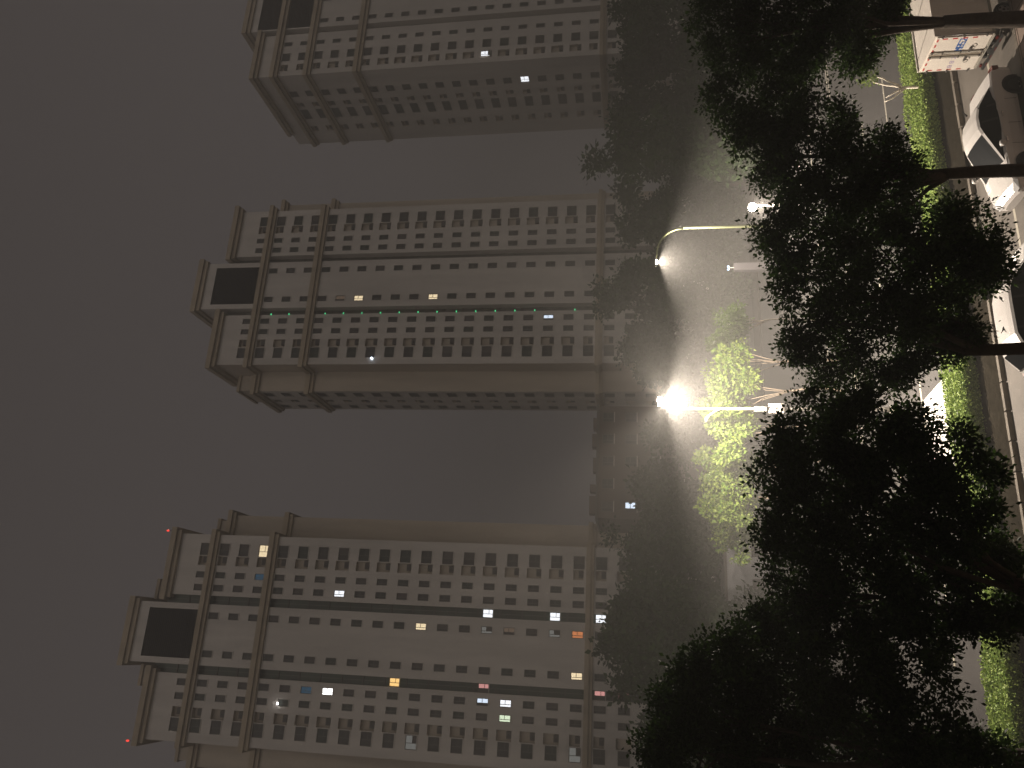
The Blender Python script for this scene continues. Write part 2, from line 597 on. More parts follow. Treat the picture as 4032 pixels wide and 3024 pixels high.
def tower(label, stripm, P, z_off, cols, notch, half, wing, levels, lit, jmax, side_cols, front_wing_cols, side_depth, extra, seed):
    """cols: [(x0, x1, jtop, type)] mirrored unless signed; levels: dict of band heights"""
    rnd = random.Random(seed)
    root = empty('residential_tower', (P.x, P.y, z_off), ALPHA)
    tag(root, label, 'tower', 'three tall residential towers of one estate')
    inv = root.matrix_basis.inverted()
    top = levels['wing_top']; ctop = levels['centre_top']
    jz = lambda j: 1.3 + PITCHZ * j
    # -------- openings on the front
    F = {}
    front_holes_l = []; front_holes_c = []; front_holes_r = []
    win = []                                # (x, y, z, w, h, plane)
    niches = []
    for (x0, x1, jt, ty) in cols:
        for sgn in (-1, 1):
            a, c = sorted((x0 * sgn, x1 * sgn))
            for j in range(1, jt + 1):
                zc = jz(j)
                if ty == 'ac':
                    e, f = zc - 1.05, zc + .95
                    if any(bz0 - .1 < f and e < bz1 + .1 for bz0, bz1 in levels['bands']): 
                        e, f = zc - .72, zc + .72
                else:
                    e, f = zc - WH, zc + WH
                if f > top - 1.2: continue
                hole = (a, c, e, f)
                (front_holes_c if x1 < notch[0] else (front_holes_l if sgn < 0 else front_holes_r)).append(hole)
                (niches if ty == 'ac' else win).append(((a + c) / 2, 0.0, (e + f) / 2, c - a, f - e, 'f', ty, sgn))
    wl = MB()
    n0, n1, nd = notch
    wl.grid_wall(lambda x, z: (x, 0, z), -n0, n0, -1, ctop, front_holes_c + [(-levels['lw'], levels['lw'], levels['l0'], levels['l1'])], WALL)
    wl.grid_wall(lambda x, z: (x, 0, z), -half, -n1, -1, top, front_holes_l, WALL)
    wl.grid_wall(lambda x, z: (x, 0, z), n1, half, -1, top, front_holes_r, WALL)
    for sgn in (-1, 1):
        wl.poly([(sgn * n0, 0, -1), (sgn * n0, nd, -1), (sgn * n0, nd, ctop), (sgn * n0, 0, ctop)], WALL)
        wl.poly([(sgn * n1, 0, -1), (sgn * n1, nd, -1), (sgn * n1, nd, top), (sgn * n1, 0, top)], WALL)
    # sides
    wx, wy0, wy1, wtop = wing               # setback wing: outer x, front y, rear y, top
    side_win = []
    for sgn in (-1, 1):
        if wx > half + .1:
            wl.poly([(sgn * half, 0, -1), (sgn * half, wy0, -1), (sgn * half, wy0, top), (sgn * half, 0, top)], SIDEWALL)
            fh = []
            for (x0, x1, jt) in front_wing_cols:
                a, c = sorted((x0 * sgn, x1 * sgn))
                for j in range(1, jt + 1):
                    fh.append((a, c, jz(j) - WH, jz(j) + WH)); win.append(((a + c) / 2, wy0, jz(j), c - a, 2 * WH, 'f', 'w', sgn))
            a, c = sorted((sgn * half, sgn * wx))
            wl.grid_wall(lambda x, z: (x, wy0, z), a, c, -1, wtop, fh, SIDEWALL)
            wl.poly([(sgn * half, wy0, wtop), (sgn * wx, wy0, wtop), (sgn * wx, wy1, wtop), (sgn * half, wy1, wtop)], ROOFM)
            wl.poly([(sgn * half, wy1, -1), (sgn * wx, wy1, -1), (sgn * wx, wy1, wtop), (sgn * half, wy1, wtop)], SIDEWALL)
            wl.poly([(sgn * half, wy0, wtop), (sgn * half, side_depth, wtop), (sgn * half, side_depth, top), (sgn * half, wy0, top)], SIDEWALL)
            wl.poly([(sgn * half, wy1, -1), (sgn * half, side_depth, -1), (sgn * half, side_depth, wtop), (sgn * half, wy1, wtop)], SIDEWALL)
            sx, s0, s1, st = wx, wy0, wy1, wtop
        else:
            sx, s0, s1, st = half, 0.0, side_depth, top
        sh = []
        for (y0, y1, jt, ty) in side_cols:
            for j in range(1, jt + 1):
                zc = jz(j)
                e, f = zc - WH, zc + WH
                sh.append((y0, y1, e, f))
                (niches if ty == 'ac' else win).append((sgn * sx, (y0 + y1) / 2, zc, y1 - y0, f - e, 's', ty, sgn))
        wl.grid_wall(lambda y, z: (sgn * sx, y, z), s0, s1, -1, st, sh, WALL)
    wl.poly([(-half, side_depth, -1), (half, side_depth, -1), (half, side_depth, top), (-half, side_depth, top)], SIDEWALL)
    wl.poly([(-half, 0, top - .9), (-n1, 0, top - .9), (-n1, side_depth, top - .9), (-half, side_depth, top - .9)], ROOFM)
    wl.poly([(n1, 0, top - .9), (half, 0, top - .9), (half, side_depth, top - .9), (n1, side_depth, top - .9)], ROOFM)
    wl.poly([(-n1, nd, top - .9), (n1, nd, top - .9), (n1, side_depth, top - .9), (-n1, side_depth, top - .9)], ROOFM)
    # centre block rising above the roof
    for sgn in (-1, 1):
        wl.poly([(sgn * n0, nd, top - 2), (sgn * n0, 7.5, top - 2), (sgn * n0, 7.5, ctop), (sgn * n0, nd, ctop)], WALL)
    wl.poly([(-n0, 7.5, top - 2), (n0, 7.5, top - 2), (n0, 7.5, ctop), (-n0, 7.5, ctop)], WALL)
    wl.poly([(-n0, 0, ctop), (n0, 0, ctop), (n0, 7.5, ctop), (-n0, 7.5, ctop)], ROOFM)
    wl.build('wall', root)
    # -------- glazed strips in the recesses
    for sgn in (-1, 1):
        b = MB()
        a, c = sorted((sgn * n0, sgn * n1))
        b.poly([(a, nd - .02, -1), (c, nd - .02, -1), (c, nd - .02, top), (a, nd - .02, top)], stripm)
        for j in range(0, 26):
            b.box(a, c, nd - .12, nd - .025, jz(j) - 1.6, jz(j) - 1.42, ACM)
            b.box((a + c) / 2 - .03, (a + c) / 2 + .03, nd - .1, nd - .025, jz(j) - 1.4, jz(j) + 1.28, FRAME)
        b.build('glazed_strip', root)
    # -------- louvre
    b = MB()
    lw, l0, l1 = levels['lw'], levels['l0'], levels['l1']
    b.poly([(-lw, .5, l0), (lw, .5, l0), (lw, .5, l1), (-lw, .5, l1)], LOUVRE)
    for q in ([(-lw, 0, l0), (-lw, .5, l0), (-lw, .5, l1), (-lw, 0, l1)], [(lw, 0, l0), (lw, 0, l1), (lw, .5, l1), (lw, .5, l0)],
              [(-lw, 0, l1), (-lw, .5, l1), (lw, .5, l1), (lw, 0, l1)], [(-lw, 0, l0), (lw, 0, l0), (lw, .5, l0), (-lw, .5, l0)]):
        b.poly(q, LOUVRE)
    z = l0 + .15
    while z < l1 - .1:
        b.poly([(-lw, .12, z), (lw, .12, z), (lw, .34, z + .2), (-lw, .34, z + .2)], LOUVRE)
        z += .28
    b.build('rooftop_louvre', root)
    # -------- cornices and string courses, each wrapped round the plan
    def ring(path, z0, z1, out, name, slope=0.0):
        b = MB()
        n = len(path)
        def offs(d):
            res = []
            for i, p in enumerate(path):
                p = Vector(p)
                if 0 < i < n - 1:
                    d1 = (p - Vector(path[i - 1])).normalized(); d2 = (Vector(path[i + 1]) - p).normalized()
                    n1_ = Vector((d1.y, -d1.x)); n2_ = Vector((d2.y, -d2.x))
                    nn = (n1_ + n2_); nn = nn / max(1e-6, nn.length); k = d / max(.3, nn.dot(n1_))
                    res.append(p + nn * k)
                else:
                    d1 = ((Vector(path[1]) - p) if i == 0 else (p - Vector(path[-2]))).normalized()
                    e = d1 * (-d if i == 0 else d)
                    res.append(p + Vector((d1.y, -d1.x)) * d)
            return res
        inn = offs(-.05); o1 = offs(out * .55); o2 = offs(out)
        zm = z0 + (z1 - z0) * .42
        for i in range(n - 1):
            A, B_ = inn[i], inn[i + 1]; C1, D1 = o1[i], o1[i + 1]; C2, D2 = o2[i], o2[i + 1]
            b.poly([(*A, z0), (*B_, z0), (*D1, z0), (*C1, z0)], TRIM)
            b.poly([(*C1, z0), (*D1, z0), (*D1, zm), (*C1, zm)], TRIM)
            b.poly([(*C1, zm), (*D1, zm), (*D2, zm), (*C2, zm)], TRIM)
            b.poly([(*C2, zm), (*D2, zm), (*D2, z1), (*C2, z1)], TRIM)
            b.poly([(*C2, z1), (*D2, z1), (*B_, z1), (*A, z1)], TRIM)
        for i in (0, n - 1):
            b.poly([(*inn[i], z0), (*o1[i], z0), (*o1[i], zm), (*o2[i], zm), (*o2[i], z1), (*inn[i], z1)], TRIM)
        b.build(name, root)
    if wx > half + .1:
        fullpath = [(-wx, wy1), (-wx, wy0), (-half, wy0), (-half, 0), (half, 0), (half, wy0), (wx, wy0), (wx, wy1)]
    else:
        fullpath = [(-half, side_depth), (-half, 0), (half, 0), (half, side_depth)]
    for z0, z1, out in levels['courses']:
        ring(fullpath, z0, z1, out, 'string_course')
    z0, z1, out = levels['cornice']
    ce = levels.get('cornice_depth', 6.5)
    ring([(-half, ce), (-half, 0), (-n1, 0), (-n1, nd)], z0, z1, out, 'cornice')
    ring([(n1, nd), (n1, 0), (half, 0), (half, ce)], z0, z1, out, 'cornice')
    z0, z1, out = levels['crown']
    ring([(-n0, 7.5), (-n0, 0), (n0, 0), (n0, 7.5)], z0, z1, out, 'cornice')
    # small rooms on the roof
    for k_, (x0, x1, y0, y1, z0, z1) in enumerate(extra):
        b = MB()
        b.box(x0, x1, y0, y1, z0, z1, SIDEWALL)
        b.box(x0 - .25, x1 + .25, y0 - .25, y1 + .25, z1 + .003, z1 + .45, TRIM)
        b.build('roof_room', root)
    # -------- windows
    org = Vector((P.x, P.y, 0))
    e1 = Vector((CA, SA, 0)); e2 = Vector((-SA, CA, 0))
    litmap = {}
    recess_lit = []
    for (U, V, kind, pl) in lit:
        r = ray(U, V)
        if pl == 'f':
            t = (org - Vector((0, 0, CAM_H))).dot(e2) / r.dot(e2)
            q = r * t + Vector((0, 0, CAM_H)); s_, z_ = (q - org).dot(e1), q.z - z_off
            c = min(range(len(win)), key=lambda i: 1e9 if win[i][5] != 'f' or win[i][1] > .1 else abs(win[i][0] - s_) + abs(win[i][2] - z_))
            litmap[c] = kind
        elif pl == 'n':
            t = (org + e2 * nd - Vector((0, 0, CAM_H))).dot(e2) / r.dot(e2)
            q = r * t + Vector((0, 0, CAM_H)); s_, z_ = (q - org).dot(e1), q.z - z_off
            recess_lit.append((math.copysign((n0 + n1) / 2, s_), round((z_ - 1.3) / PITCHZ), kind))
        elif pl == 's':
            pp = org - e1 * (wx if wx > half + .1 else half)
            t = (pp - Vector((0, 0, CAM_H))).dot(e1) / r.dot(e1)
            q = r * t + Vector((0, 0, CAM_H)); d_, z_ = (q - pp).dot(e2), q.z - z_off
            c = min(range(len(win)), key=lambda i: 1e9 if win[i][5] != 's' or win[i][7] > 0 else abs(win[i][1] - d_) + abs(win[i][2] - z_))
            litmap[c] = kind

    def visible(w):
        return w[2] > 14 and not (w[5] == 's' and w[7] > 0)
    order = sorted(range(len(win)), key=lambda i: (i not in litmap, not visible(win[i]), win[i][2]))
    cnt = {'w': 0, 'big': 0}
    rest = MB()
    for i in order:
        x, y, z, w, h, pl, ty, sgn = win[i]
        kind = litmap.get(i)
        if kind is None:
            q = rnd.random()
            kind = 1 if q < .2 else (2 if q < .42 else 0)
        me = window_mesh(w, h, kind, ty == 'big')
        rz = 0.0 if pl == 'f' else (R(90) if sgn > 0 else R(-90))
        key = 'big' if ty == 'big' else 'w'
        if cnt[key] < 96 and visible(win[i]):
            cnt[key] += 1
            link_copy('balcony_window' if ty == 'big' else 'window', me, root, (x, y, z), rz)
        else:
            M = Matrix.Translation((x, y, z)) @ Matrix.Rotation(rz, 4, 'Z')
            for p in me.polygons:
                rest.poly([M @ me.vertices[k].co for k in p.vertices], me.materials[p.material_index])
    if rest.f:
        rest.build('window_rows', root)['kind'] = 'stuff'
    for x, j, kind in recess_lit:
        o = link_copy('window', window_mesh((n1 - n0) - .08, 1.35, kind, True), root, (x, nd - .32, jz(j) + .05))
        o.name = 'window'
    cn = 0
    rest = MB()
    for k_, (x, y, z, w, h, pl, ty, sgn) in enumerate(sorted(niches, key=lambda q: (not visible(q), q[2]))):
        rz = 0.0 if pl == 'f' else (R(90) if sgn > 0 else R(-90))
        nm = niche_mesh(round(w, 2), round(h, 2))
        if cn < 96 and visible((x, y, z, w, h, pl, ty, sgn)):
            cn += 1
            o = link_copy('air_conditioner_niche', nm, root, (x, y, z), rz)
            link_copy('air_conditioner', ac_mesh(), o, (.1 if pl == 'f' else 0, .12 + rnd.uniform(-.03, .12), -h / 2 + .45))
        else:
            M = Matrix.Translation((x, y, z)) @ Matrix.Rotation(rz, 4, 'Z')
            for p in nm.polygons:
                rest.poly([M @ nm.vertices[k].co for k in p.vertices], nm.materials[p.material_index])
    if rest.f:
        rest.build('niche_rows', root)['kind'] = 'stuff'
    return root


def z1_(x, y): return 3024 - y / 1.3825, 900 + x / 1.3825
def z2_(x, y): return 3024 - (700 + y / 1.659), 700 + x / 1.659
def z3_(x, y): return 3024 - (700 + y / 1.659), 1600 + x / 1.659
def z4_(x, y): return 3024 - (1950 + y / 1.545), 400 + x / 1.545
def z5_(x, y): return 3024 - (1950 + y / 1.5445), 1400 + x / 1.5445


E1 = Vector((CA, SA, 0))
PC = Vector((13.077, 111.0, 0)) + E1 * 2.4
PL = Vector((-31.453, 96.4, 0)) - E1 * 2.4
PR = Vector((62.571, 125.5, 0)) + E1 * 2.4

cols_std = [(2.0, 2.88, 23, 'w'), (5.65, 6.52, 25, 'w'), (7.38, 8.22, 25, 'w'), (9.1, 10.35, 25, 'ac'), (10.45, 12.1, 25, 'big')]
lev_std = dict(wing_top=75.6, centre_top=79.9, lw=3.15, l0=70.25, l1=77.6,
               bands=[(16.7, 17.8), (60.15, 61.35), (68.85, 70.05)],
               courses=[(16.75, 17.75, .45), (60.15, 61.35, .6), (68.9, 70.0, .7)],
               cornice=(74.7, 76.0, .8), crown=(79.1, 80.5, .6), cornice_depth=8.0)
litC = [(*z2_(1183, 787), 'warm', 'f'), (*z2_(1065, 785), 'dimwarm', 'f'), (*z3_(175, 777), 'warm', 'f'), (*z3_(927, 908), 'cool', 'f')]
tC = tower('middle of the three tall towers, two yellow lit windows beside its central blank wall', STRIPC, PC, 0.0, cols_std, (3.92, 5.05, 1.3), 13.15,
           (16.25, 3.3, 12.6, 69.4), lev_std, litC, 25, [(4.1, 5.9, 23, 'w'), (7.6, 8.8, 23, 'ac'), (10.3, 11.9, 23, 'w')], [], 15.0,
           [(-9.5, -6.5, 5, 9, 75.0, 78.0), (6.5, 9.5, 5, 9, 75.0, 77.6), (-15.6, -13.2, 5, 11, 69.45, 73.0)], 3)
litL = [(*z4_(1000, 350), 'warm', 'f'), (*z4_(1445, 597), 'white', 'f'), (*z4_(1370, 1187), 'hot', 'f'), (*z4_(1235, 1178), 'blue', 'f'),
        (*z4_(960, 490), 'blue', 'f'), (*z5_(395, 797), 'warm', 'f'), (*z5_(860, 730), 'white', 'n'), (*z5_(1258, 755), 'white', 'n'),
        (*z5_(802, 822), 'dim', 'f'), (*z5_(1215, 848), 'dim', 'f'), (*z5_(938, 830), 'dimwarm', 'f'), (*z5_(1350, 850), 'orange', 'f'), (*z5_(1350, 1108), 'warm', 'f'),
        (*z5_(245, 1130), 'amber', 'n'), (*z5_(835, 1175), 'pink', 'n'), (*z5_(775, 1262), 'cool', 'f'), (*z5_(910, 1270), 'white', 'f'),
        (*z5_(905, 1368), 'greenish', 'f'), (*z5_(340, 1490), 'dim', 'f'), (*z5_(1340, 1590), 'dim', 'f'), (*z5_(1520, 1225), 'pink', 'n'), (*z5_(1665, 1237), 'pink', 'n'),
        (564, 2367, 'white', 'n'), (562, 2462, 'white', 'n'), (566, 2557, 'white', 'n')]
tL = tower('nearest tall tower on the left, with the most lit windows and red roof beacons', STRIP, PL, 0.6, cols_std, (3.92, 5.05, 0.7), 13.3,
           (16.6, 3.6, 12.6, 69.4), lev_std, litL, 25, [], [], 15.0,
           [(-6.9, -4.6, 3, 6, 75.0, 78.6), (4.6, 6.9, 3, 6, 75.0, 78.6), (-16.2, -13.4, 5, 11, 69.45, 72.4), (13.4, 16.0, 5, 11, 69.45, 72.0)], 8)
lev_R = dict(wing_top=76.0, centre_top=79.3, lw=3.5, l0=67.4, l1=77.2,
             bands=[(16.7, 17.8), (57.2, 58.5), (66.0, 67.2), (71.8, 72.9)],
             courses=[(16.75, 17.75, .45), (57.2, 58.45, .6), (65.95, 67.15, .65), (71.8, 73.0, .8)],
             cornice=(75.4, 76.6, .8), crown=(78.4, 79.8, .6), cornice_depth=15.0)
cols_R = [(1.9, 2.8, 22, 'w'), (6.55, 7.4, 24, 'w'), (8.95, 10.55, 24, 'big'), (11.3, 12.6, 24, 'ac')]
litR = [(*z1_(1600, 425), 'white', 's')]
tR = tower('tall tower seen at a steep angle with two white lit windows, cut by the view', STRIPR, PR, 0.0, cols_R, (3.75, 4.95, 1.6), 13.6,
           (13.6, 0, 0, 0), lev_R, litR, 24, [(3.9, 5.3, 24, 'w'), (6.9, 8.0, 24, 'ac'), (8.7, 11.2, 24, 'w'), (13.3, 14.8, 24, 'ac')], [], 18.4,
           [(-9, -5.2, 4, 8, 76.0, 78.4)], 12)
# the lit room behind the air conditioner ledge of the right tower
o = link_copy('window', window_mesh(1.1, 1.5, 'white'), tR, (-11.95, -.17, 36.2)); o.location.y = -.19

# small fittings on the towers
def tower_frame(P, z0=0.0):
    return lambda x, y, z: P + E1 * x + Vector((-SA, CA, 0)) * y + Vector((0, 0, z + z0))


EXIT = emit('exit_sign_green', (0.10, 1.0, 0.38), 1.2)
for j in range(6, 25):
    b = MB()
    b.box(-.10, .10, -.05, .05, -.07, .07, EXIT)
    b.box(-.11, .11, .052, .09, -.08, .08, ACM)
    if j in (8,): continue
    ob = b.build('exit_light', tC, (-5.0, -.10, 1.3 + PITCHZ * j - .9))
AVI = emit('red_beacon_glow', (1.0, 0.06, 0.04), 2.0)
for sx in (-13.6, 13.6):
    b = MB()
    b.tube([(0, 0, 0), (0, 0, .7)], [.05, .04], ACM, 6)
    b.tube([(0, 0, .7), (0, 0, .8), (0, 0, 1.0), (0, 0, 1.1)], [.08, .12, .12, .06], AVI, 10)
    b.build('roof_beacon', tL, (sx, -.3, 76.0))
# bright balcony lamps
for (tw, x, y, z, key) in ((tL, -7.9, -.25, 57.0, 'hot'), (tC, -12.3, -.2, 50.2, 'cool')):
    b = MB()
    b.tube([(0, 0, -.14), (0, 0, -.05), (0, 0, .08), (0, 0, .15)], [.06, .16, .16, .06], emit('balcony_lamp_' + key, OUT[key][0], 8.0), 8)
    b.box(-.05, .05, .1, .3, -.05, .05, ACM)
    b.build('balcony_lamp', tw, (x, y, z))

# ================================================================== OTHER BUILDINGS
def slab_building(name, label, cat, U0, U1, Vtop, Y, depth, wallm, floors, colsn, lit=(), roof_steps=0, seed=1):
    a = at_y(U0, Vtop, Y); c = at_y(U1, Vtop, Y)
    L = (c - a).length; H = a.z
    root = empty(name, (a.x, a.y, 0), ALPHA)
    L = (c.x - a.x) / CA
    tag(root, label, cat)
    rnd = random.Random(seed)
    fh = H / floors
    holes = []
    for j in range(floors):
        for i in range(colsn):
            cx = L * (i + .5) / colsn
            holes.append((cx - .6, cx + .6, fh * j + .9, fh * j + min(2.3, fh - .4)))
    b = MB()
    b.grid_wall(lambda x, z: (x, 0, z), 0, L, -.2, H, holes, wallm)
    b.poly([(0, 0, -.2), (0, depth, -.2), (0, depth, H), (0, 0, H)], wallm)
    b.poly([(L, 0, -.2), (L, depth, -.2), (L, depth, H), (L, 0, H)], wallm)
    b.poly([(0, depth, -.2), (L, depth, -.2), (L, depth, H), (0, depth, H)], wallm)
    b.build('wall', root)
    b = MB()
    b.box(-.2, L + .2, -.2, depth + .2, H + .003, H + .25, ROOFM)
    x = .5
    while x < L - 1 and roof_steps:
        w = rnd.uniform(.8, 2.2)
        b.box(x, x + w, .2, 1.6, H + .253, H + .253 + rnd.uniform(.2, .8), wallm)
        x += w + rnd.uniform(.4, 2)
    b.build('roof', root)
    for k, h in enumerate(holes):
        kind = dict(lit).get(k, rnd.choice([0, 0, 1, 2]))
        link_copy('window', window_mesh(h[1] - h[0], h[3] - h[2], kind), root, ((h[0] + h[1]) / 2, 0, (h[2] + h[3]) / 2))
    return root


BROWNW = mat('brown_render', (0.13, 0.10, 0.085), 0.9, var=0.12, scale=0.4)
slab_building('apartment_block', 'low brown apartment block between the left and middle towers, one window lit', 'building', 985, 1420, 2352, 92, 12, BROWNW, 6, 5, lit=((20, 'cool'),), roof_steps=1, seed=2)
PALEW = mat('pale_panel_wall', (0.34, 0.34, 0.36), 0.8, var=0.1, scale=0.5)
sh = slab_building('shop_building', 'low pale panelled building behind the street trees at left', 'building', 500, 905, 2872, 66, 8, PALEW, 1, 3, seed=4)

# the block the photograph was taken from, behind the viewer: it shades the near trees from the glow of the city
def home_block():
    root = empty('apartment_block', uv(-45, 0, 0) + Vector((0, -8.0, 0)), ALPHA * 0)
    root.location = (-48, -4.5, 0)
    tag(root, 'plain apartment block standing behind the viewer, outside the view', 'building')
    L, H, D = 100.0, 33.0, 12.0
    holes = [(x + .9, x + 2.5, z + 1.0, z + 2.5) for x in [i * 3.4 + .6 for i in range(29)] for z in [j * 3.0 for j in range(11)]]
    b = MB()
    b.grid_wall(lambda x, z: (x, 0, z), 0, L, -.2, H, holes, SIDEWALL)
    b.poly([(0, 0, -.2), (0, -D, -.2), (0, -D, H), (0, 0, H)], SIDEWALL)
    b.poly([(L, 0, -.2), (L, -D, -.2), (L, -D, H), (L, 0, H)], SIDEWALL)
    b.poly([(0, -D, -.2), (L, -D, -.2), (L, -D, H), (0, -D, H)], SIDEWALL)
    b.build('wall', root)
    b = MB(); b.box(-.3, L + .3, -D - .3, .3, H + .003, H + .4, ROOFM); b.build('roof', root)
    w = MB()
    for x0, x1, z0, z1 in holes:
        w.poly([(x0, -.2, z0), (x1, -.2, z0), (x1, -.2, z1), (x0, -.2, z1)], DARK)
    w.build('window_rows', root)['kind'] = 'stuff'


home_block()

# ================================================================== STREET LAMPS
LAMPGLOW = emit('sodium_lamp_bowl', (1.0, 0.86, 0.68), 60.0)


def add_point(name, loc, power, colr=(1.0, 0.86, 0.72), rad=0.10, spot=None, parent=None):
    ld = bpy.data.lights.new(name, 'SPOT' if spot else 'POINT')
    ld.energy = power
    ld.color = colr
    ld.shadow_soft_size = rad
    if spot:
        ld.spot_size = R(spot); ld.spot_blend = 0.35
    o = bpy.data.objects.new(name, ld)
    COL.objects.link(o)
    o.location = loc
    if parent: o.parent = parent
    return o


def street_lamp(label, base, head, pole_top, arm_r, pole_r, pm, power, glow_r=0.26, spot=168, up=0.0, globe=False, group='street lamps'):
    base = Vector(base); head = Vector(head) - base; zt = pole_top
    root = empty('street_lamp', base)
    tag(root, label, 'street lamp', group)
    b = MB()
    b.tube([(0, 0, 0), (0, 0, .4), (0, 0, 1.2), (0, 0, zt * .6), (0, 0, zt)], [pole_r * 1.8, pole_r * 1.7, pole_r * 1.3, pole_r, pole_r * .75], pm, 12)
    b.box(-.2, .2, -.2, .2, 0, .05, STEEL)
    b.build('pole', root, smooth=True)
    d = Vector((head.x, head.y, 0)); dl = d.length; dn = d.normalized()
    pts = []
    for i in range(9):
        t = i / 8
        pts.append(dn * (dl * (t ** 1.6)) * .95 + Vector((0, 0, zt + (head.z - zt + .05) * (1 - (1 - t) ** 2.2))))
    b = MB()
    b.tube(pts, [pole_r * .72 - pole_r * .25 * i / 8 for i in range(9)], pm, 8)
    b.build('arm', root, smooth=True)
    # cobra head
    e = pts[-1]
    hb = MB()
    seg = [(-.15, .06, .05), (0, .10, .07), (.2, .17, .10), (.45, .19, .11), (.68, .13, .07), (.74, .04, .03)]
    rings = []
    up_ = Vector((0, 0, 1)); sd_ = dn.cross(up_)
    for (t, w, h) in seg:
        c = e + dn * t + Vector((0, 0, .04 + t * .08))
        ring = []
        for k in range(10):
            an = math.pi * k / 9
            ring.append(c + sd_ * (w * math.cos(an)) + up_ * (h * math.sin(an)))
        rings.append(ring)
    for i in range(len(rings) - 1):
        for k in range(9):
            hb.poly([rings[i][k], rings[i][k + 1], rings[i + 1][k + 1], rings[i + 1][k]], STEEL)
    hb.build('lamp_housing', root, smooth=True)
    gl = MB()
    c0 = e + dn * .38 + Vector((0, 0, .05))
    nn = 12
    prev = None
    if globe:
        c0 = c0 - Vector((0, 0, glow_r * .8)); sd_ = sd_ / .62
    prof = ((.05, 1), (.5, .86), (.87, .5), (1, 0), (.87, -.5), (.5, -.86), (.05, -1)) if globe else ((1, 0), (.92, -.35), (.7, -.7), (.35, -.92), (.05, -1))
    for (rr, dz) in prof:
        ring = [c0 + dn * (glow_r * rr * math.cos(2 * math.pi * k / nn)) + sd_ * (glow_r * .62 * rr * math.sin(2 * math.pi * k / nn)) + Vector((0, 0, dz * glow_r * (1 if globe else .7))) for k in range(nn)]
        if prev:
            for k in range(nn):
                gl.poly([prev[k], prev[(k + 1) % nn], ring[(k + 1) % nn], ring[k]], LAMPGLOW)
        prev = ring
    gl.build('lamp_bowl', root, smooth=True)
    lp = c0 + Vector((0, 0, -glow_r * (1.0 if globe else .7) - .03))
    add_point('lamp_light', lp, power, spot=spot, parent=root)
    if up > 0:
        add_point('lamp_glare', lp + Vector((0, 0, 0)), up, parent=root, rad=.1)
    return root


GLAREY = 37.5
p1 = at_y(1416, 2640, 39.0)
h1 = at_y(1440, 2600, 37.0)
L1 = street_lamp('white street lamp blazing in the middle of the view, its arm reaching toward the viewer', (p1.x, p1.y, 0), h1, p1.z, .05, .065, POLEP, 22000, glow_r=.38, spot=174, up=8000)
# things fixed to its pole
b = MB()
b.box(-.25, .25, -.1, -.03, 0, .72, POLEP)
b.box(-.23, .23, -.105, -.1005, .03, .69, mat('sign_back', (.5, .45, .42), .6))
pz = at_y(1416, 3085, 39).z
b.build('sign_panel', L1, (0, -.05, pz), ALPHA)
b = MB()
b.box(-.11, .11, -.22, -.08, 0, .55, STEEL)
b.box(-.13, .13, -.09, .09, .1, .16, STEEL); b.box(-.13, .13, -.09, .09, .42, .48, STEEL)
b.build('control_box', L1, (0, 0, at_y(1416, 3015, 39).z))
b = MB()
pa = at_y(1416, 2845, 39).z; pb = at_y(1376, 2785, 39)
b.tube([(0, 0, pa), (-.12, 0, pa + .35), (-.32, 0, pa + .62), (-.52, 0, pa + .78), (-.66, 0, pa + .78)], [.035, .035, .045, .075, .04], POLEP, 8)
b.build('side_lamp_arm', L1, smooth=True)

p2 = at_y(2126, 2690, 60.0)
h2 = at_y(2005, 2588, 59.5)
L2 = street_lamp('greenish street lamp with a long curved arm reaching left, right of centre', (p2.x, p2.y, 0), h2, p2.z, .05, .115, POLEG, 18000, glow_r=.2, spot=160)
p3 = at_y(2214, 2975, 68.0)
h3 = at_y(2209, 2950, 67.0)
L3 = street_lamp('low distant street lamp glowing just above the dark crown, right of the curved lamp', (p3.x, p3.y, 0), h3, p3.z, .04, .06, POLEP, 5000, glow_r=.36, spot=172, up=3500, globe=True)

# ================================================================== PARKED VEHICLES
def loft(sections, mt_fn, parts):
    """sections: list of (x, [(y, z, tag)...] half outline from bottom to top centre) mirrored; parts: dict tag -> MB"""
    for i in range(len(sections) - 1):
        x0, A = sections[i]; x1, B_ = sections[i + 1]
        for k in range(len(A) - 1):
            for s in (-1, 1):
                q = [(x0, s * A[k][0], A[k][1]), (x1, s * B_[k][0], B_[k][1]), (x1, s * B_[k + 1][0], B_[k + 1][1]), (x0, s * A[k + 1][0], A[k + 1][1])]
                if s < 0: q = q[::-1]
                tg = mt_fn(i, k)
                parts['side_window_b' if (tg[0] == 'side_window' and s < 0) else tg[0]].poly(q, tg[1])


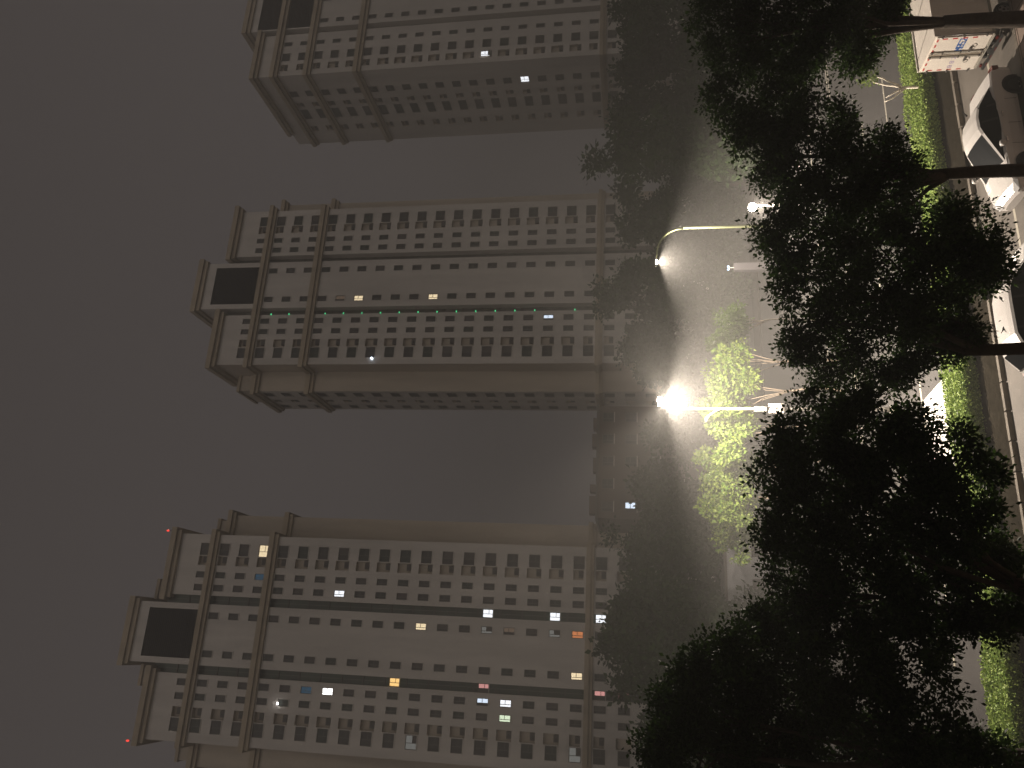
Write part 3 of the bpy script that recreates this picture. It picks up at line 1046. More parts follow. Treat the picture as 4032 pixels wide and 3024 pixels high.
def wheel(parent, x, y, r=.32, w=.2):
    s = 1 if y > 0 else -1
    b = MB()
    n = 24
    prof = [(r * .62, -w / 2), (r * .95, -w / 2), (r, -w / 2 + .03), (r, w / 2 - .03), (r * .95, w / 2), (r * .62, w / 2)]
    for i in range(n):
        a0, a1 = 2 * math.pi * i / n, 2 * math.pi * (i + 1) / n
        for (r0, y0), (r1, y1) in zip(prof[:-1], prof[1:]):
            b.poly([(r0 * math.cos(a0), y0, r0 * math.sin(a0)), (r1 * math.cos(a0), y1, r1 * math.sin(a0)),
                    (r1 * math.cos(a1), y1, r1 * math.sin(a1)), (r0 * math.cos(a1), y0, r0 * math.sin(a1))], RUBBER)
    wo_ = b.build('wheel', parent, (x, y, r))
    b = MB()
    yy = s * (w / 2 - .02)
    b.poly([(r * .62 * math.cos(2 * math.pi * i / n), yy - s * .06, r * .62 * math.sin(2 * math.pi * i / n)) for i in range(n)], BLACKP)
    for i in range(5):
        a = 2 * math.pi * i / 5 + .3
        d = Vector((math.cos(a), 0, math.sin(a))); t = Vector((-math.sin(a), 0, math.cos(a)))
        b.poly([d * .04 + t * .05 + Vector((0, yy, 0)), d * .04 - t * .05 + Vector((0, yy, 0)), d * r * .6 - t * .035 + Vector((0, yy, 0)), d * r * .6 + t * .035 + Vector((0, yy, 0))], RIM)
    for i in range(n):
        a0, a1 = 2 * math.pi * i / n, 2 * math.pi * (i + 1) / n
        b.poly([(r * q * math.cos(a), yy, r * q * math.sin(a)) for q, a in ((.57, a0), (.63, a0), (.63, a1), (.57, a1))], RIM)
    b.build('rim', wo_)
    return wo_


def car(name, label, cat, uc, vc, L, W, H, paint, style='sedan', heading=-1, group='cars parked in the bay'):
    """front points towards -u when heading is -1; local +x is forward"""
    p = uv(uc, vc, 0.004)
    root = empty(name, p, ALPHA + (math.pi if heading < 0 else 0))
    tag(root, label, cat, group)
    h = L / 2; w = W / 2
    if style == 'sedan':
        X = [-h, -h + .06, -h + .22, -h + .75, -h + 1.15, -.25, .55, h - 1.15, h - .65, h - .25, h - .06, h]
        BELT = [.62, .80, .93, .97, .96, .92, .91, .90, .84, .74, .62, .52]
        gx = [-h + .70, -h + 1.35, -h + 1.65, -.45, -.08, .16, h - 1.02]
        gz = [.96, 1.36, H - .02, H, H - .01, H - .08, .90]
    else:
        X = [-h, -h + .05, -h + .18, -h + .5, -h + 1.0, -.25, .55, h - .9, h - .55, h - .22, h - .06, h]
        BELT = [.60, .86, .98, 1.0, .98, .95, .93, .90, .84, .74, .62, .52]
        gx = [-h + .12, -h + .50, -h + .85, -.2, .25, .50, h - .80]
        gz = [.98, 1.38, H - .01, H, H - .01, H - .09, .90]
    WX = [.80, .90, .96, .99, 1, 1, 1, .99, .95, .88, .76, .62]
    secs = []
    for x, bz, wf in zip(X, BELT, WX):
        ww = w * wf
        zb = .24 if abs(x) < h - .3 else .30
        secs.append((x, [(ww * .80, zb), (ww * .97, zb + .04), (ww, .42), (ww * .995, min(.68, bz - .10)), (ww * .955, bz - .04), (ww * .88, bz), (ww * .5, bz + .025), (0, bz + .035)]))
    body = MB(); parts = {'body': body}
    loft(secs, lambda i, k: ('body', BLACKP if k == 0 else paint), parts)
    for x, S in (secs[0], secs[-1]):
        body.poly([(x, y, z) for y, z in S] + [(x, -y, z) for y, z in S[::-1]], paint)
    # dark wheel wells
    for wx_ in (-h + .80, h - .82):
        for s in (-1, 1):
            body.poly([(wx_ + .37 * math.cos(t), s * (w + .004), max(.2, .32 + .37 * math.sin(t))) for t in [math.pi * 2 * i / 18 for i in range(18)]], BLACKP)
    bo = body.build('body', root, smooth=False)
    me = bo.data
    me.polygons.foreach_set('use_smooth', [len(p_.vertices) == 4 for p_ in me.polygons])
    # greenhouse
    P = {'roof': MB(), 'windscreen': MB(), 'rear_window': MB(), 'side_window': MB(), 'side_window_b': MB()}
    beltz = [.955, .955, .955, .93, .92, .915, .90]
    secs = []
    for i, (x, z) in enumerate(zip(gx, gz)):
        bz = beltz[i] - .03
        t = max(0.0, min(1.0, (z - bz) / (H - bz)))
        wb = w * (.80 if i in (0, len(gx) - 1) else .93)
        wr = wb - (w * .26) * t
        zz = max(z, bz + .005)
        secs.append((x, [(wb, bz), (wr + .02, zz - .055 * t), (wr - .06, zz - .012 * t), (wr * .5, zz + .012 * t), (0, zz + .02 * t)]))
    n = len(secs)

    def mf(i, k):
        if k == 0:
            return ('side_window', GLASS)
        if k == 1:
            return ('roof', paint)
        if i >= n - 2: return ('windscreen', GLASS)
        if i == 0: return ('rear_window', GLASS)
        return ('roof', paint)
    loft(secs, mf, P)
    # pillars as painted strips laid just proud of the glass
    for (i0, t0, i1, t1) in ((0, .0, 1, .0), (3, .3, 3, .38)):
        pass
    for nm, mb in P.items():
        if mb.f: mb.build(nm.replace('_b', ''), root, smooth=not nm.startswith('side'))
    for xm in (-.25 if style == 'sedan' else -.05, -h + 1.45 if style == 'sedan' else -h + 1.0):
        for s in (-1, 1):
            z0, z1 = .92, H - .08
            y0 = s * (w * .93 + .006); y1 = s * (w * .93 - w * .26 + .03)
            pil = MB()
            pil.poly([(xm - .05, y0, z0), (xm + .05, y0, z0), (xm + .03, y1, z1), (xm - .03, y1, z1)], BLACKP)
            pil.build('door_pillar', root)
    sm_ = MB()
    for s in (-1, 1):
        for xm in ((h - 1.50, -.02, -h + 1.32) if style == 'sedan' else (h - 1.30, -.15, -h + .85)):
            sm_.poly([(xm - .006, s * (w + .0035), .34), (xm + .006, s * (w + .0035), .34), (xm + .006, s * (w * .995 + .0035), .68), (xm - .006, s * (w * .995 + .0035), .68)], BLACKP)
    for yy in (-w * .84, w * .84):
        sm_.poly([(h - 1.05, yy - .006, .915), (h - 1.05, yy + .006, .915), (h - .45, yy * .93 + .006, .812), (h - .45, yy * .93 - .006, .812)], BLACKP)
    sm_.build('panel_seams', root)
    an = MB()
    an.tube([(-h + 1.25, 0, H - .01), (-h + 1.15, 0, H + .04), (-h + 1.05, 0, H + .10)], [.035, .02, .008], BLACKP, 6)
    an.build('aerial', root)
    # lamps, mirrors, bumpers, plates
    for s in (-1, 1):
        b = MB()
        b.poly([(h - .30, s * w * .93, .68), (h - .05, s * w * .76, .60), (h - .02, s * w * .50, .58), (h - .10, s * w * .52, .68), (h - .30, s * w * .80, .76)][::s], CLEARLENS)
        b.build('headlight', root, (0.015, 0, .012))
        b = MB()
        b.box(-h - .012, -h + .16, min(s * w * .60, s * w * .92), max(s * w * .60, s * w * .92), .66, .84, REDLENS)
        b.build('tail_light', root)
        b = MB()
        mx = h - 1.42 if style == 'sedan' else h - 1.25
        b.tube([(mx, s * (w * .93), .98), (mx - .02, s * (w + .08), 1.0)], [.03, .03], BLACKP, 6)
        b.tube([(mx + .09, s * (w + .14), 1.02), (mx + .05, s * (w + .14), 1.02), (mx - .07, s * (w + .14), 1.02)], [.03, .095, .085], paint, 10)
        b.build('mirror', root, smooth=True)
    b = MB()
    b.box(-h - .016, -h - .002, -.22, .22, .44, .56, mat('number_plate_blue', (.05, .12, .35), .5))
    b.build('number_plate', root)
    b = MB()
    for s in (-1, 1):
        for xh in ((-.35, .55) if style == 'sedan' else (-.5, .35)):
            b.box(xh - .09, xh + .09, min(s * (w + .002), s * (w + .025)), max(s * (w + .002), s * (w + .025)), .80, .83, CHROME)
    b.build('door_handle', root)
    for wx_ in (-h + .80, h - .82):
        for s in (-1, 1):
            wheel(root, wx_, s * (w - .09))
    return root


carA = car('parked_car', 'white sedan parked nearest the box truck, its flank in deep shadow', 'car', 15.95, 22.72, 4.45, 1.78, 1.44, WHITEP, 'sedan')
carB = car('parked_car', 'white hatchback parked alone at the bottom edge, left of the sedan', 'car', 10.12, 22.42, 3.95, 1.70, 1.50, WHITEP, 'hatch', heading=1)
carC = car('parked_car', 'yellow car of which only the roof edge shows at the bottom of the view', 'car', 4.3, 21.35, 4.3, 1.76, 1.46, YELLOWP, 'sedan')

# ---- box truck, rear facing left
def glyph(ch):
    segs = {'a': ((0, 1), (1, 1)), 'b': ((1, 1), (1, .5)), 'c': ((1, .5), (1, 0)), 'd': ((0, 0), (1, 0)), 'e': ((0, .5), (0, 0)), 'f': ((0, 1), (0, .5)), 'g': ((0, .5), (1, .5)),
            'v': ((0, 1), (.5, 0)), 'w': ((.5, 0), (1, 1)), 'x': ((0, 1), (.5, .55)), 'y': ((1, 1), (.5, .55)), 'z': ((.1, 0), (1, .5)), 'm': ((.5, 1), (.5, 0)), 'n': ((0, .75), (1, .75)), 'o': ((0, .25), (1, .25))}
    tab = {'8': 'abcdefg', '5': 'afgcd', '2': 'abzd', '6': 'afedcg', 'M': 'efbcxy', 'H': 'efbcg', '田': 'abcdefgm', '日': 'abcdefg', 'Z': 'abzd'}
    return [segs[k] for k in tab[ch]]


def write(mb, text, y0, z0, w, h, gap, th, mt, x=-0.004, shear=0.0):
    for i, ch in enumerate(text):
        oy = y0 - i * (w + gap)
        for (a, c) in glyph(ch):
            A = Vector((oy - a[0] * w, z0 + a[1] * h)); B_ = Vector((oy - c[0] * w, z0 + c[1] * h))
            d = (B_ - A).normalized(); n = Vector((-d.y, d.x)) * th / 2
            A -= d * th / 2; B_ += d * th / 2
            mb.poly([(x, A.x + n.x, A.y + n.y), (x, B_.x + n.x, B_.y + n.y), (x, B_.x - n.x, B_.y - n.y), (x, A.x - n.x, A.y - n.y)], mt)


def truck():
    # local frame: +x forward (along +u), y across (+y away from viewer), rear face at x=0
    p = uv(19.2, 22.45, .004)
    root = empty('box_truck', p, ALPHA)
    tag(root, 'small white box truck parked at right with its rear doors facing left', 'truck')
    W, z0, z1, Lb = 1.64, .72, 2.46, 2.9
    w = W / 2
    b = MB()
    b.box(0.02, Lb, -w, w, z0, z1, BOXP)
    for (x0, x1) in ((.02, .06), (Lb - .05, Lb)):
        for s in (-1, 1):
            b.box(x0, x1, min(s * w, s * (w + .02)), max(s * w, s * (w + .02)), z0 - .02, z1 + .02, CHROME)
    for s in (-1, 1):
        b.box(.02, Lb, min(s * (w - .03), s * (w + .02)), max(s * (w - .03), s * (w + .02)), z1 + .001, z1 + .04, BOXP)
        b.box(.07, Lb - .06, min(s * w, s * (w + .022)), max(s * w, s * (w + .022)), z0 - .03, z0 + .05, STEEL)
    for k in range(1, 9):
        x = Lb * k / 9
        b.box(x - .012, x + .012, -w - .009, -w, z0 + .06, z1 - .02, BOXP)
    for x, sk in ((.95, .55), (2.2, .55)):
        b.poly([(x, -w + .04, z1 + .012), (x + .03, -w + .04, z1 + .012), (x + .03 - sk, w - .04, z1 + .012), (x - sk, w - .04, z1 + .012)], STEEL)
    b.build('cargo_box', root)
    for s in (-1, 1):
        d = MB()
        y0, y1 = sorted((s * .03, s * (w - .04)))
        d.box(-.012, .018, y0, y1, z0 + .05, z1 - .06, BOXP)
        for k in range(1, 5):      # red tape down the outer edge, and along the top
            zz = z0 + .15 + k * .30
            yy = s * (w - .10)
            d.box(-.016, -.0125, min(yy - .025, yy + .025), yy + .025, zz, zz + .15, REDTAPE)
        for k in range(3):
            ya = s * (.12 + k * .24)
            d.box(-.016, -.0125, min(ya, ya + s * .12), max(ya, ya + s * .12), z1 - .13, z1 - .08, REDTAPE)
        ob = d.build('rear_door', root)
        # lock rods and handles
        hb = MB()
        for off in (.085, .125):
            hb.tube([(-.035, s * off, z0 + .03), (-.035, s * off, z1 - .04)], [.011, .011], STEEL, 6)
        for zz in (z0 + .1, z0 + .75, z0 + 1.3, z1 - .12):
            hb.box(-.05, -.013, s * .105 - .04, s * .105 + .04, zz - .02, zz + .02, ACM)
        hb.box(-.055, -.013, min(s * .11, s * .30), max(s * .11, s * .30), z0 + .48, z0 + .54, ACM)
        hb.tube([(-.05, s * .30 + .07 * math.cos(t), z0 + .46 + .07 * math.sin(t)) for t in [2 * math.pi * i / 10 for i in range(11)]], [.01] * 11, ACM, 5, cap=False)
        hb.build('lock_bar', ob)
        for zz in (z0 + .18, z0 + .85, z1 - .25):
            k = MB()
            yy = s * (w - .02)
            k.box(-.04, -.013, min(yy - .06, yy + .04), yy + .04, zz, zz + .05, ACM)
            k.build('hinge', ob)
        tx = MB()
        if s < 0:
            write(tx, 'M852', -.17 , z0 + .76, .095, .19, .042, .036, BLUEINK, x=-.0165)
        else:
            for i, ch in enumerate('日日Z'):
                write(tx, ch, .62 - i * .20, z0 + .80, .09, .11, .0, .022, LILAC, x=-.0165)
        tx.build('lettering', ob)
    # chassis, bumper, lamps, wheels, cab
    b = MB()
    b.box(.05, 4.3, -.36, -.26, .50, .66, BLACKP); b.box(.05, 4.3, .26, .36, .50, .66, BLACKP)
    b.box(.0, Lb, -w + .05, w - .05, .665, .71, STEEL)
    b.build('chassis', root)
    b = MB()
    b.box(-.05, .04, -w + .02, w - .02, .42, .50, BLACKP)
    for k in range(4):
        ya = -.62 + k * .36
        b.box(-.054, -.0505, ya, ya + .15, .44, .47, REDLENS)
    b.build('bumper', root)
    for s in (-1, 1):
        b = MB(); b.box(-.03, .03, min(s * .58, s * .70), max(s * .58, s * .70), .54, .60, REDLENS); b.build('tail_light', root)
        b = MB(); b.box(.55, .58, min(s * .50, s * .76), max(s * .50, s * .76), .12, .55, BLACKP); b.build('mudguard', root)
    b = MB()
    secs = [(3.0, [(.70, .5), (.76, .6), (.78, 1.2), (.68, 1.95), (.5, 2.0), (0, 2.02)]), (3.9, [(.70, .5), (.76, .6), (.78, 1.2), (.68, 1.95), (.5, 2.0), (0, 2.02)]),
            (4.3, [(.70, .45), (.76, .55), (.77, 1.1), (.66, 1.5), (.48, 1.52), (0, 1.54)]), (4.55, [(.68, .42), (.74, .5), (.74, .8), (.66, 1.0), (.48, 1.02), (0, 1.03)])]
    loft(secs, lambda i, k: ('c', GLASS if (k in (3, 4) and i == 1) or (k == 2 and i == 0) else WHITEP), {'c': b})
    for x, S in (secs[0], secs[-1]):
        b.poly([(x, y, z) for y, z in S] + [(x, -y, z) for y, z in S[::-1]], WHITEP)
    b.build('cab', root)
    for x in (1.0, 3.75):
        for s in (-1, 1):
            wheel(root, x, s * .68, .28, .17)
    return root


truck()

# ================================================================== HEDGE, SAPLING
LEAF_HEDGE = leafmat('hedge_leaf', (0.20, 0.31, 0.06), (0.34, 0.43, 0.11), 0.2)
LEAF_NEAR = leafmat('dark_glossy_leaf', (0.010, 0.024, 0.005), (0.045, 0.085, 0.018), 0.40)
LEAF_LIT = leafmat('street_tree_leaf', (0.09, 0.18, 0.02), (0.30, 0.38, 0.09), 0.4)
LEAF_DIM = leafmat('dimmed_street_tree_leaf', (0.055, 0.10, 0.018), (0.12, 0.19, 0.04), 0.3)  # street tree leaf darkened: the weaker lamplight is put into its colour
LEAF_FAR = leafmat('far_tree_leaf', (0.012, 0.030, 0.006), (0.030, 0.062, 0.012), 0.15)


def hedge():
    root = empty('hedge', uv(8, 28.1, .1), ALPHA)
    tag(root, 'long low clipped hedge, its bright green top lit, between the two roads', 'hedge')
    rng = np.random.default_rng(4)
    U0, U1, H = -26, 34, .52
    N = 90000
    u = rng.uniform(U0, U1, N)
    face = rng.random(N)
    v = np.where(face < .72, rng.uniform(-.35, 1.36, N), np.where(face < .9, -.35 + rng.normal(0, .05, N), 1.36 + rng.normal(0, .06, N)))
    hh = H + .06 * np.sin(u * 1.7) * np.sin(v * 2.1 + u * .6) + .05 * np.sin(u * .45 + 1)
    gap = (np.sin(u * .9 + 2) * np.sin(v * 3 + u * .35) > .80)
    z = np.where(face < .72, hh + rng.normal(0, .035, N) - np.where(gap, rng.uniform(.1, .35, N), 0), rng.uniform(.0, 1, N) * hh)
    edge = (np.abs(v - .5) > .78)
    P = np.stack([u, v + rng.normal(0, .03, N), z - edge * rng.uniform(0, .06, N)], 1)
    ax = rng.normal(size=(N, 3)); ax[:, 2] *= np.where(face < .72, .35, 1.0); ax[:, 1] += np.where((face > .72) & (face < .9), -.6, 0)
    ax /= np.linalg.norm(ax, axis=1)[:, None]
    sd_ = rng.normal(size=(N, 3)); sd_ -= (sd_ * ax).sum(1)[:, None] * ax; sd_ /= np.linalg.norm(sd_, axis=1)[:, None]
    L = (.06 + .06 * rng.random(N))[:, None]; W_ = L * .38
    mid = P + ax * L * .5
    V = np.stack([P, mid + sd_ * W_, P + ax * L, mid - sd_ * W_], 1).reshape(-1, 3).astype(np.float32)
    me = bpy.data.meshes.new('foliage')
    me.vertices.add(len(V)); me.vertices.foreach_set('co', V.ravel())
    me.loops.add(len(V)); me.loops.foreach_set('vertex_index', np.arange(len(V), dtype=np.int32))
    me.polygons.add(N); me.polygons.foreach_set('loop_start', np.arange(0, 4 * N, 4, dtype=np.int32)); me.polygons.foreach_set('loop_total', np.full(N, 4, dtype=np.int32))
    me.materials.append(LEAF_HEDGE); me.update(calc_edges=True)
    o = bpy.data.objects.new('foliage', me); COL.objects.link(o); o.parent = root
    b = MB()
    core = mat('hedge_inner_twigs', (.10, .17, .025), 1.0, var=.4, scale=6)
    b.box(U0, U1, -.27, 1.29, 0, H - .07, core)
    b.build('twigs', root)


hedge()


def sapling():
    base = at_z(2683, 3624, .55)
    root = empty('sapling', (base.x, base.y, .1))
    tag(root, 'thin whitewashed sapling with four bare stems growing from the hedge', 'sapling')
    o0 = Vector((base.x, base.y, .1))
    P = lambda U, V: at_y(U, V, base.y) - o0
    b = MB()
    f1 = P(2679, 3568); f2 = P(2679, 3552)
    b.tube([(0, 0, 0), P(2682, 3624), f1, f2], [.065, .06, .055, .05], WHITEBARK, 8)
    for path in ([f2, P(2686, 3520), P(2688, 3490), P(2700, 3440), P(2713, 3425)], [f2, P(2688, 3545), P(2702, 3500), P(2716, 3475), P(2722, 3450)],
                 [f1, P(2670, 3540), P(2655, 3515), P(2640, 3488)], [f1, P(2665, 3550), P(2650, 3530), P(2640, 3520), P(2630, 3500), P(2624, 3484)]):
        b.tube(path, [.046 - .026 * i / (len(path) - 1) for i in range(len(path))], WHITEBARK, 7)
    b.build('trunk', root, smooth=True)
    me = leaf_mesh('crown', [(P(2712, 3412), (.28, .28, .3)), (P(2722, 3440), (.2, .2, .2))], 260, .10, LEAF_LIT, 5, per=6, spread=.08)
    o = bpy.data.objects.new('crown', me); COL.objects.link(o); o.parent = root


sapling()

# ================================================================== NEAR TREES (dark, against the street light)
def px_lobes(lst, Y, seed, deep=1.0, off=0.9):
    rnd = random.Random(seed)
    out = []
    for (U, V, r) in lst:
        y = Y + rnd.uniform(-off, off)
        c = at_y(U, V, y)
        rm = r * y / F0 * 0.93
        out.append((c, (rm * rnd.uniform(.92, 1.1), rm * deep * rnd.uniform(.9, 1.2), rm * rnd.uniform(.85, 1.02))))
    return out


def near_tree(u_px, v_px, vrow, lobes, label, n, r, seed, bend=0.0, ttop=5.0):
    k = (u_px - 1512) / F0 / ray(u_px, v_px).y
    Y = vrow / (CA - SA * k); X = k * Y
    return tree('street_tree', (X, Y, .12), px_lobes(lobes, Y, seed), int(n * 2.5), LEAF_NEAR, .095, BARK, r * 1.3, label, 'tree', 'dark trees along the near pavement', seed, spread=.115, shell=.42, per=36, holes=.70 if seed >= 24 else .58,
                trunk_top=ttop, bend=bend, nlimb=9)


near_tree(2950, 3900, 18.0, [(2965, 2810, 105), (2840, 2850, 95), (3010, 2950, 120), (2880, 2990, 130), (2760, 2960, 80), (2960, 3130, 130), (2820, 3130, 120), (2990, 3300, 120), (2860, 3280, 120),
                             (2740, 3110, 80), (2930, 3420, 110), (3010, 3440, 90), (2800, 3380, 80), (2990, 3510, 50)],
          'dark tree in front of the box truck, its forked trunk crossing the truck', 26000, .20, 21, bend=-.05, ttop=3.7)
near_tree(2344, 3850, 18.0, [(2640, 2860, 105), (2530, 2930, 110), (2700, 2990, 75), (2410, 3010, 105), (2600, 3080, 110), (2480, 3110, 120), (2310, 3080, 120), (2120, 3030, 80), (2220, 3150, 120),
                             (2650, 3220, 70), (2420, 3280, 130), (2290, 3330, 140), (2540, 3290, 80), (2180, 3330, 120), (2450, 3430, 110), (2320, 3500, 120), (2190, 3500, 110), (2400, 3560, 60)],
          'dark tree whose trunk crosses the white sedan at the bottom of the view', 30000, .16, 22, ttop=4.6)
near_tree(1650, 3950, 18.0, [(2020, 3090, 100), (2050, 3250, 110), (1900, 3120, 90), (1910, 3300, 130), (1760, 3190, 110), (1660, 3140, 70), (1750, 3370, 130), (1600, 3260, 100), (2080, 3440, 120), (1920, 3480, 130), (1600, 3420, 110),
                             (1750, 3550, 120), (2090, 3640, 130), (1960, 3680, 130), (2080, 3800, 120), (1970, 3870, 95), (2060, 3900, 60), (1810, 3660, 90), (1650, 3600, 90), (1540, 3540, 70), (1860, 3740, 60),
                             (1680, 3720, 90), (1740, 3800, 80), (1600, 3730, 50), (2150, 3720, 80)],
          'dark tree whose thin trunk crosses the white hatchback', 36000, .15, 23, ttop=4.4)
near_tree(690, 4000, 17.6, [(1215, 3000, 75), (1120, 3030, 80), (1300, 3130, 100), (1390, 3200, 90), (1190, 3180, 120), (1450, 3330, 90), (1320, 3320, 130), (1040, 3120, 100), (920, 3050, 90), (1120, 3330, 130), (960, 3240, 120),
                            (1400, 3450, 90), (1250, 3480, 130), (1080, 3500, 120), (1330, 3590, 90), (1200, 3640, 120), (930, 3420, 120), (1290, 3740, 70), (1100, 3720, 110), (1180, 3800, 90), (950, 3600, 110), (1040, 3850, 90), (900, 3760, 90), (1160, 3890, 60)],
          'dark dense tree below the blazing lamp, left of the gap with the lit road', 36000, .16, 24, ttop=4.2)
near_tree(560, 4000, 18.6, [(860, 3110, 80), (770, 3090, 80), (700, 3200, 110), (800, 3300, 110), (600, 3120, 100), (560, 2990, 80), (630, 3330, 120), (760, 3470, 110), (530, 3260, 110), (640, 3560, 120), (500, 3480, 110), (790, 3640, 100), (620, 3760, 90),
                            (770, 3800, 80), (860, 3900, 70), (500, 3640, 90), (560, 3890, 75), (700, 3960, 60), (620, 3980, 60), (810, 3960, 55)],
          'dark tree over the left part of the hedge, beside the tallest crown', 30000, .17, 25, ttop=4.2)
near_tree(30, 4000, 18.0, [(430, 2790, 70), (480, 2880, 90), (360, 2720, 80), (340, 2850, 120), (240, 2650, 100), (130, 2590, 90), (60, 2580, 90), (220, 2780, 130), (60, 2730, 130), (460, 3020, 110), (300, 3000, 140), (120, 2930, 150), (10, 2920, 120),
                            (420, 3180, 110), (260, 3200, 140), (80, 3140, 150), (390, 3370, 120), (200, 3400, 140), (40, 3350, 130), (340, 3560, 110), (160, 3580, 120), (20, 3560, 110), (380, 3670, 65), (250, 3710, 75), (90, 3760, 100), (30, 3900, 80), (130, 3880, 50), (30, 3990, 60)],
          'tallest dark crown filling the lower left corner of the street', 42000, .22, 26, ttop=5.0)

# ================================================================== LIT STREET TREES BEHIND THE LAMP
rnd = random.Random(9)
lit_spots = [(1745, 55, 'faintly lit tree between the two poles, first right of the bright row'), (1585, 47, 'bright green tree just right of the blazing lamp'),
             (1470, 46, 'bright green tree directly behind the lamp pole'), (1330, 44.5, 'yellow-green tree, the brightest of the row left of the pole'),
             (1190, 46, 'bright green tree second to the left of the lamp pole'), (1050, 47, 'green tree with forked pale stems third to the left of the lamp pole'),
             (925, 50, 'dim green tree at the left end of the lit row')]
for i, (U, Y, lab) in enumerate(lit_spots):
    c = at_y(U, 2868, Y)
    lob = []
    for k in range(11):
        lob.append((c + Vector((rnd.uniform(-1.3, 1.3), rnd.uniform(-1.1, 1.3), rnd.uniform(-.95, 1.05))), (rnd.uniform(.4, .75),) * 3))
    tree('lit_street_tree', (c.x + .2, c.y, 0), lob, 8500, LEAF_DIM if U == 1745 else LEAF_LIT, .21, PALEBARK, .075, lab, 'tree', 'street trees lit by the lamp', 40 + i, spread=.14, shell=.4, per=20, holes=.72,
         trunk_top=3.6, nlimb=5, twigs=False, bend=.15)

# ================================================================== FAR DARK TREES
far = [  # U, Vtop, half width px, Y, label
    (2960, 2400, 140, 78, 'far dark tree at the foot of the right tower, outermost'), (2760, 2370, 130, 84, 'far dark tree below the shaded corner of the right tower'),
    (2560, 2380, 120, 80, 'far dark tree left of the right tower foot'), (2425, 2290, 85, 70, 'far pointed tree standing up against the sky right of the middle tower'),
    (2280, 2400, 110, 86, 'far dark tree right of the curved lamp'), (2110, 2420, 110, 88, 'far dark tree behind the curved lamp arm'),
    (1850, 2330, 110, 84, 'far dark tree in front of the middle tower foot'), (1700, 2400, 100, 88, 'far dark tree at the left foot of the middle tower'),
    (1560, 2450, 110, 86, 'far dark tree behind the glare of the lamp'), (1330, 2530, 120, 80, 'far low tree in front of the brown block, right half'),
    (1080, 2480, 120, 78, 'far low tree in front of the brown block, left half'), (930, 2320, 85, 76, 'far dark tree at the right foot of the left tower'),
    (800, 2390, 100, 72, 'far dark tree in front of the left tower, right of its centre'), (610, 2330, 110, 66, 'far dark round tree in front of the left tower centre, right one'),
    (470, 2250, 110, 64, 'far dark round tree in front of the left tower centre, tallest one'), (320, 2480, 110, 60, 'far tree in front of the left tower, below its lit pink windows'),
    (130, 2510, 120, 58, 'far tree at the left edge of the view')]
rnd = random.Random(31)
for i, (U, Vt, hw, Y, lab) in enumerate(far):
    topp = at_y(U, Vt, Y); sc = Y / F0
    wd = hw * sc * 1.12
    lob = []
    zt = topp.z; zb = 1.2
    for k in range(26):
        t = rnd.random() ** .8
        z = zt - .8 - (zt - zb - 1) * t
        ww = wd * (0.45 + .75 * min(1, t * 2.2)) * (1 if t < .85 else .8)
        a_ = rnd.uniform(0, 2 * math.pi); q = rnd.random() ** .5
        rr = rnd.uniform(.9, 1.5) * (0.8 if t < .15 else 1.15)
        lob.append((Vector((topp.x + ww * q * math.cos(a_), topp.y + ww * q * math.sin(a_), z)), (rr, rr, rr * .85)))
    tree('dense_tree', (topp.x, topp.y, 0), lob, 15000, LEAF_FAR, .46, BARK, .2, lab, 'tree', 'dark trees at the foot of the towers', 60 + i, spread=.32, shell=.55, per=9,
         trunk_top=3.2, nlimb=5, twigs=False)

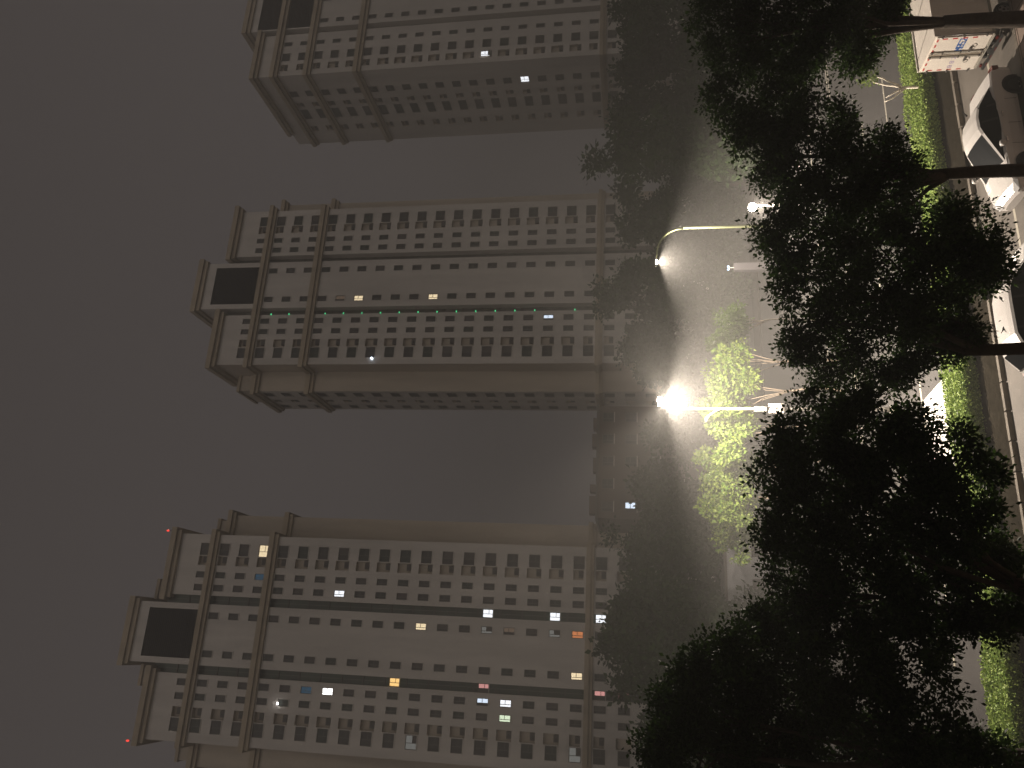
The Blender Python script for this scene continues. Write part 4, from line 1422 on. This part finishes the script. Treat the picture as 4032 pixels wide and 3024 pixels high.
# ================================================================== SMALL LIT THINGS ALONG THE FAR PAVEMENT
p = at_y(1972, 2965, 64)
root = empty('sign_pillar', (p.x, p.y, 0), ALPHA)
tag(root, 'pale grey pillar with small blue-white lamps on top, left of the curved lamp pole', 'pillar')
b = MB(); H = at_y(1972, 2890, 64).z
b.box(-.32, .32, -.2, .2, 0, H, mat('pillar_panel', (.07, .065, .07), .7, var=.1, scale=2))
b.box(-.36, .36, -.24, .24, 0, .3, KERB)
b.build('shaft', root)
b = MB()
zt = at_y(1972, 2870, 64).z
b.tube([(0, 0, H), (0, 0, zt + .05)], [.05, .04], STEEL, 6)
b.box(-.2, .2, -.04, .04, zt - .05, zt, STEEL)
b.build('lamp_bracket', root)
BW = emit('blue_white_led', (.55, .75, 1.0), 4)
for s in (-.18, .08):
    b = MB(); b.tube([(s, -.06, zt - .02), (s, -.06, zt + .06), (s, -.06, zt + .14)], [.04, .09, .04], BW, 8); b.build('lamp', root)

for (U, V, w, h, key, colr, st, lab) in ((394, 2852, .7, .9, 'blue', (.20, .22, 1.0), 1.6, 'small glowing blue sign seen through the left tree crown'),
                                          (345, 2931, .5, .8, 'white', (.75, .95, 1.0), 2.2, 'small glowing white sign seen below the blue one'),
                                          (585, 3075, .7, .5, 'orange', (1.0, .55, .28), .35, 'dim orange lit board under the left trees')):
    p = at_y(U, V, 62)
    root = empty('lit_sign', (p.x, p.y, 0), ALPHA)
    tag(root, lab, 'sign')
    b = MB(); b.tube([(0, .06, 0), (0, .06, p.z)], [.05, .05], STEEL, 6); b.build('post', root)
    b = MB(); b.box(-w / 2 - .05, w / 2 + .05, 0, .12, p.z - h / 2 - .05, p.z + h / 2 + .05, ACM)
    b.build('case', root)
    b = MB(); b.poly([(-w / 2, -.004, p.z - h / 2), (w / 2, -.004, p.z - h / 2), (w / 2, -.004, p.z + h / 2), (-w / 2, -.004, p.z + h / 2)], emit('lit_sign_' + key, colr, st))
    b.build('lit_panel', root)

# ================================================================== NIGHT HAZE
b = MB()
b.box(-385, 385, -65, 425, -1.2, 92, mat('x', (1, 1, 1)))
hz = b.build('haze')
hm = bpy.data.materials.new('haze_air')
hm.use_nodes = True
t = hm.node_tree
t.nodes.clear()
o_ = t.nodes.new('ShaderNodeOutputMaterial')
v_ = t.nodes.new('ShaderNodeVolumePrincipled')
v_.inputs['Color'].default_value = (0.90, 0.89, 0.86, 1)
v_.inputs['Density'].default_value = 0.0041
v_.inputs['Anisotropy'].default_value = 0.1
t.links.new(v_.outputs[0], o_.inputs['Volume'])
hz.data.materials.clear()
hz.data.materials.append(hm)
hz['kind'] = 'stuff'
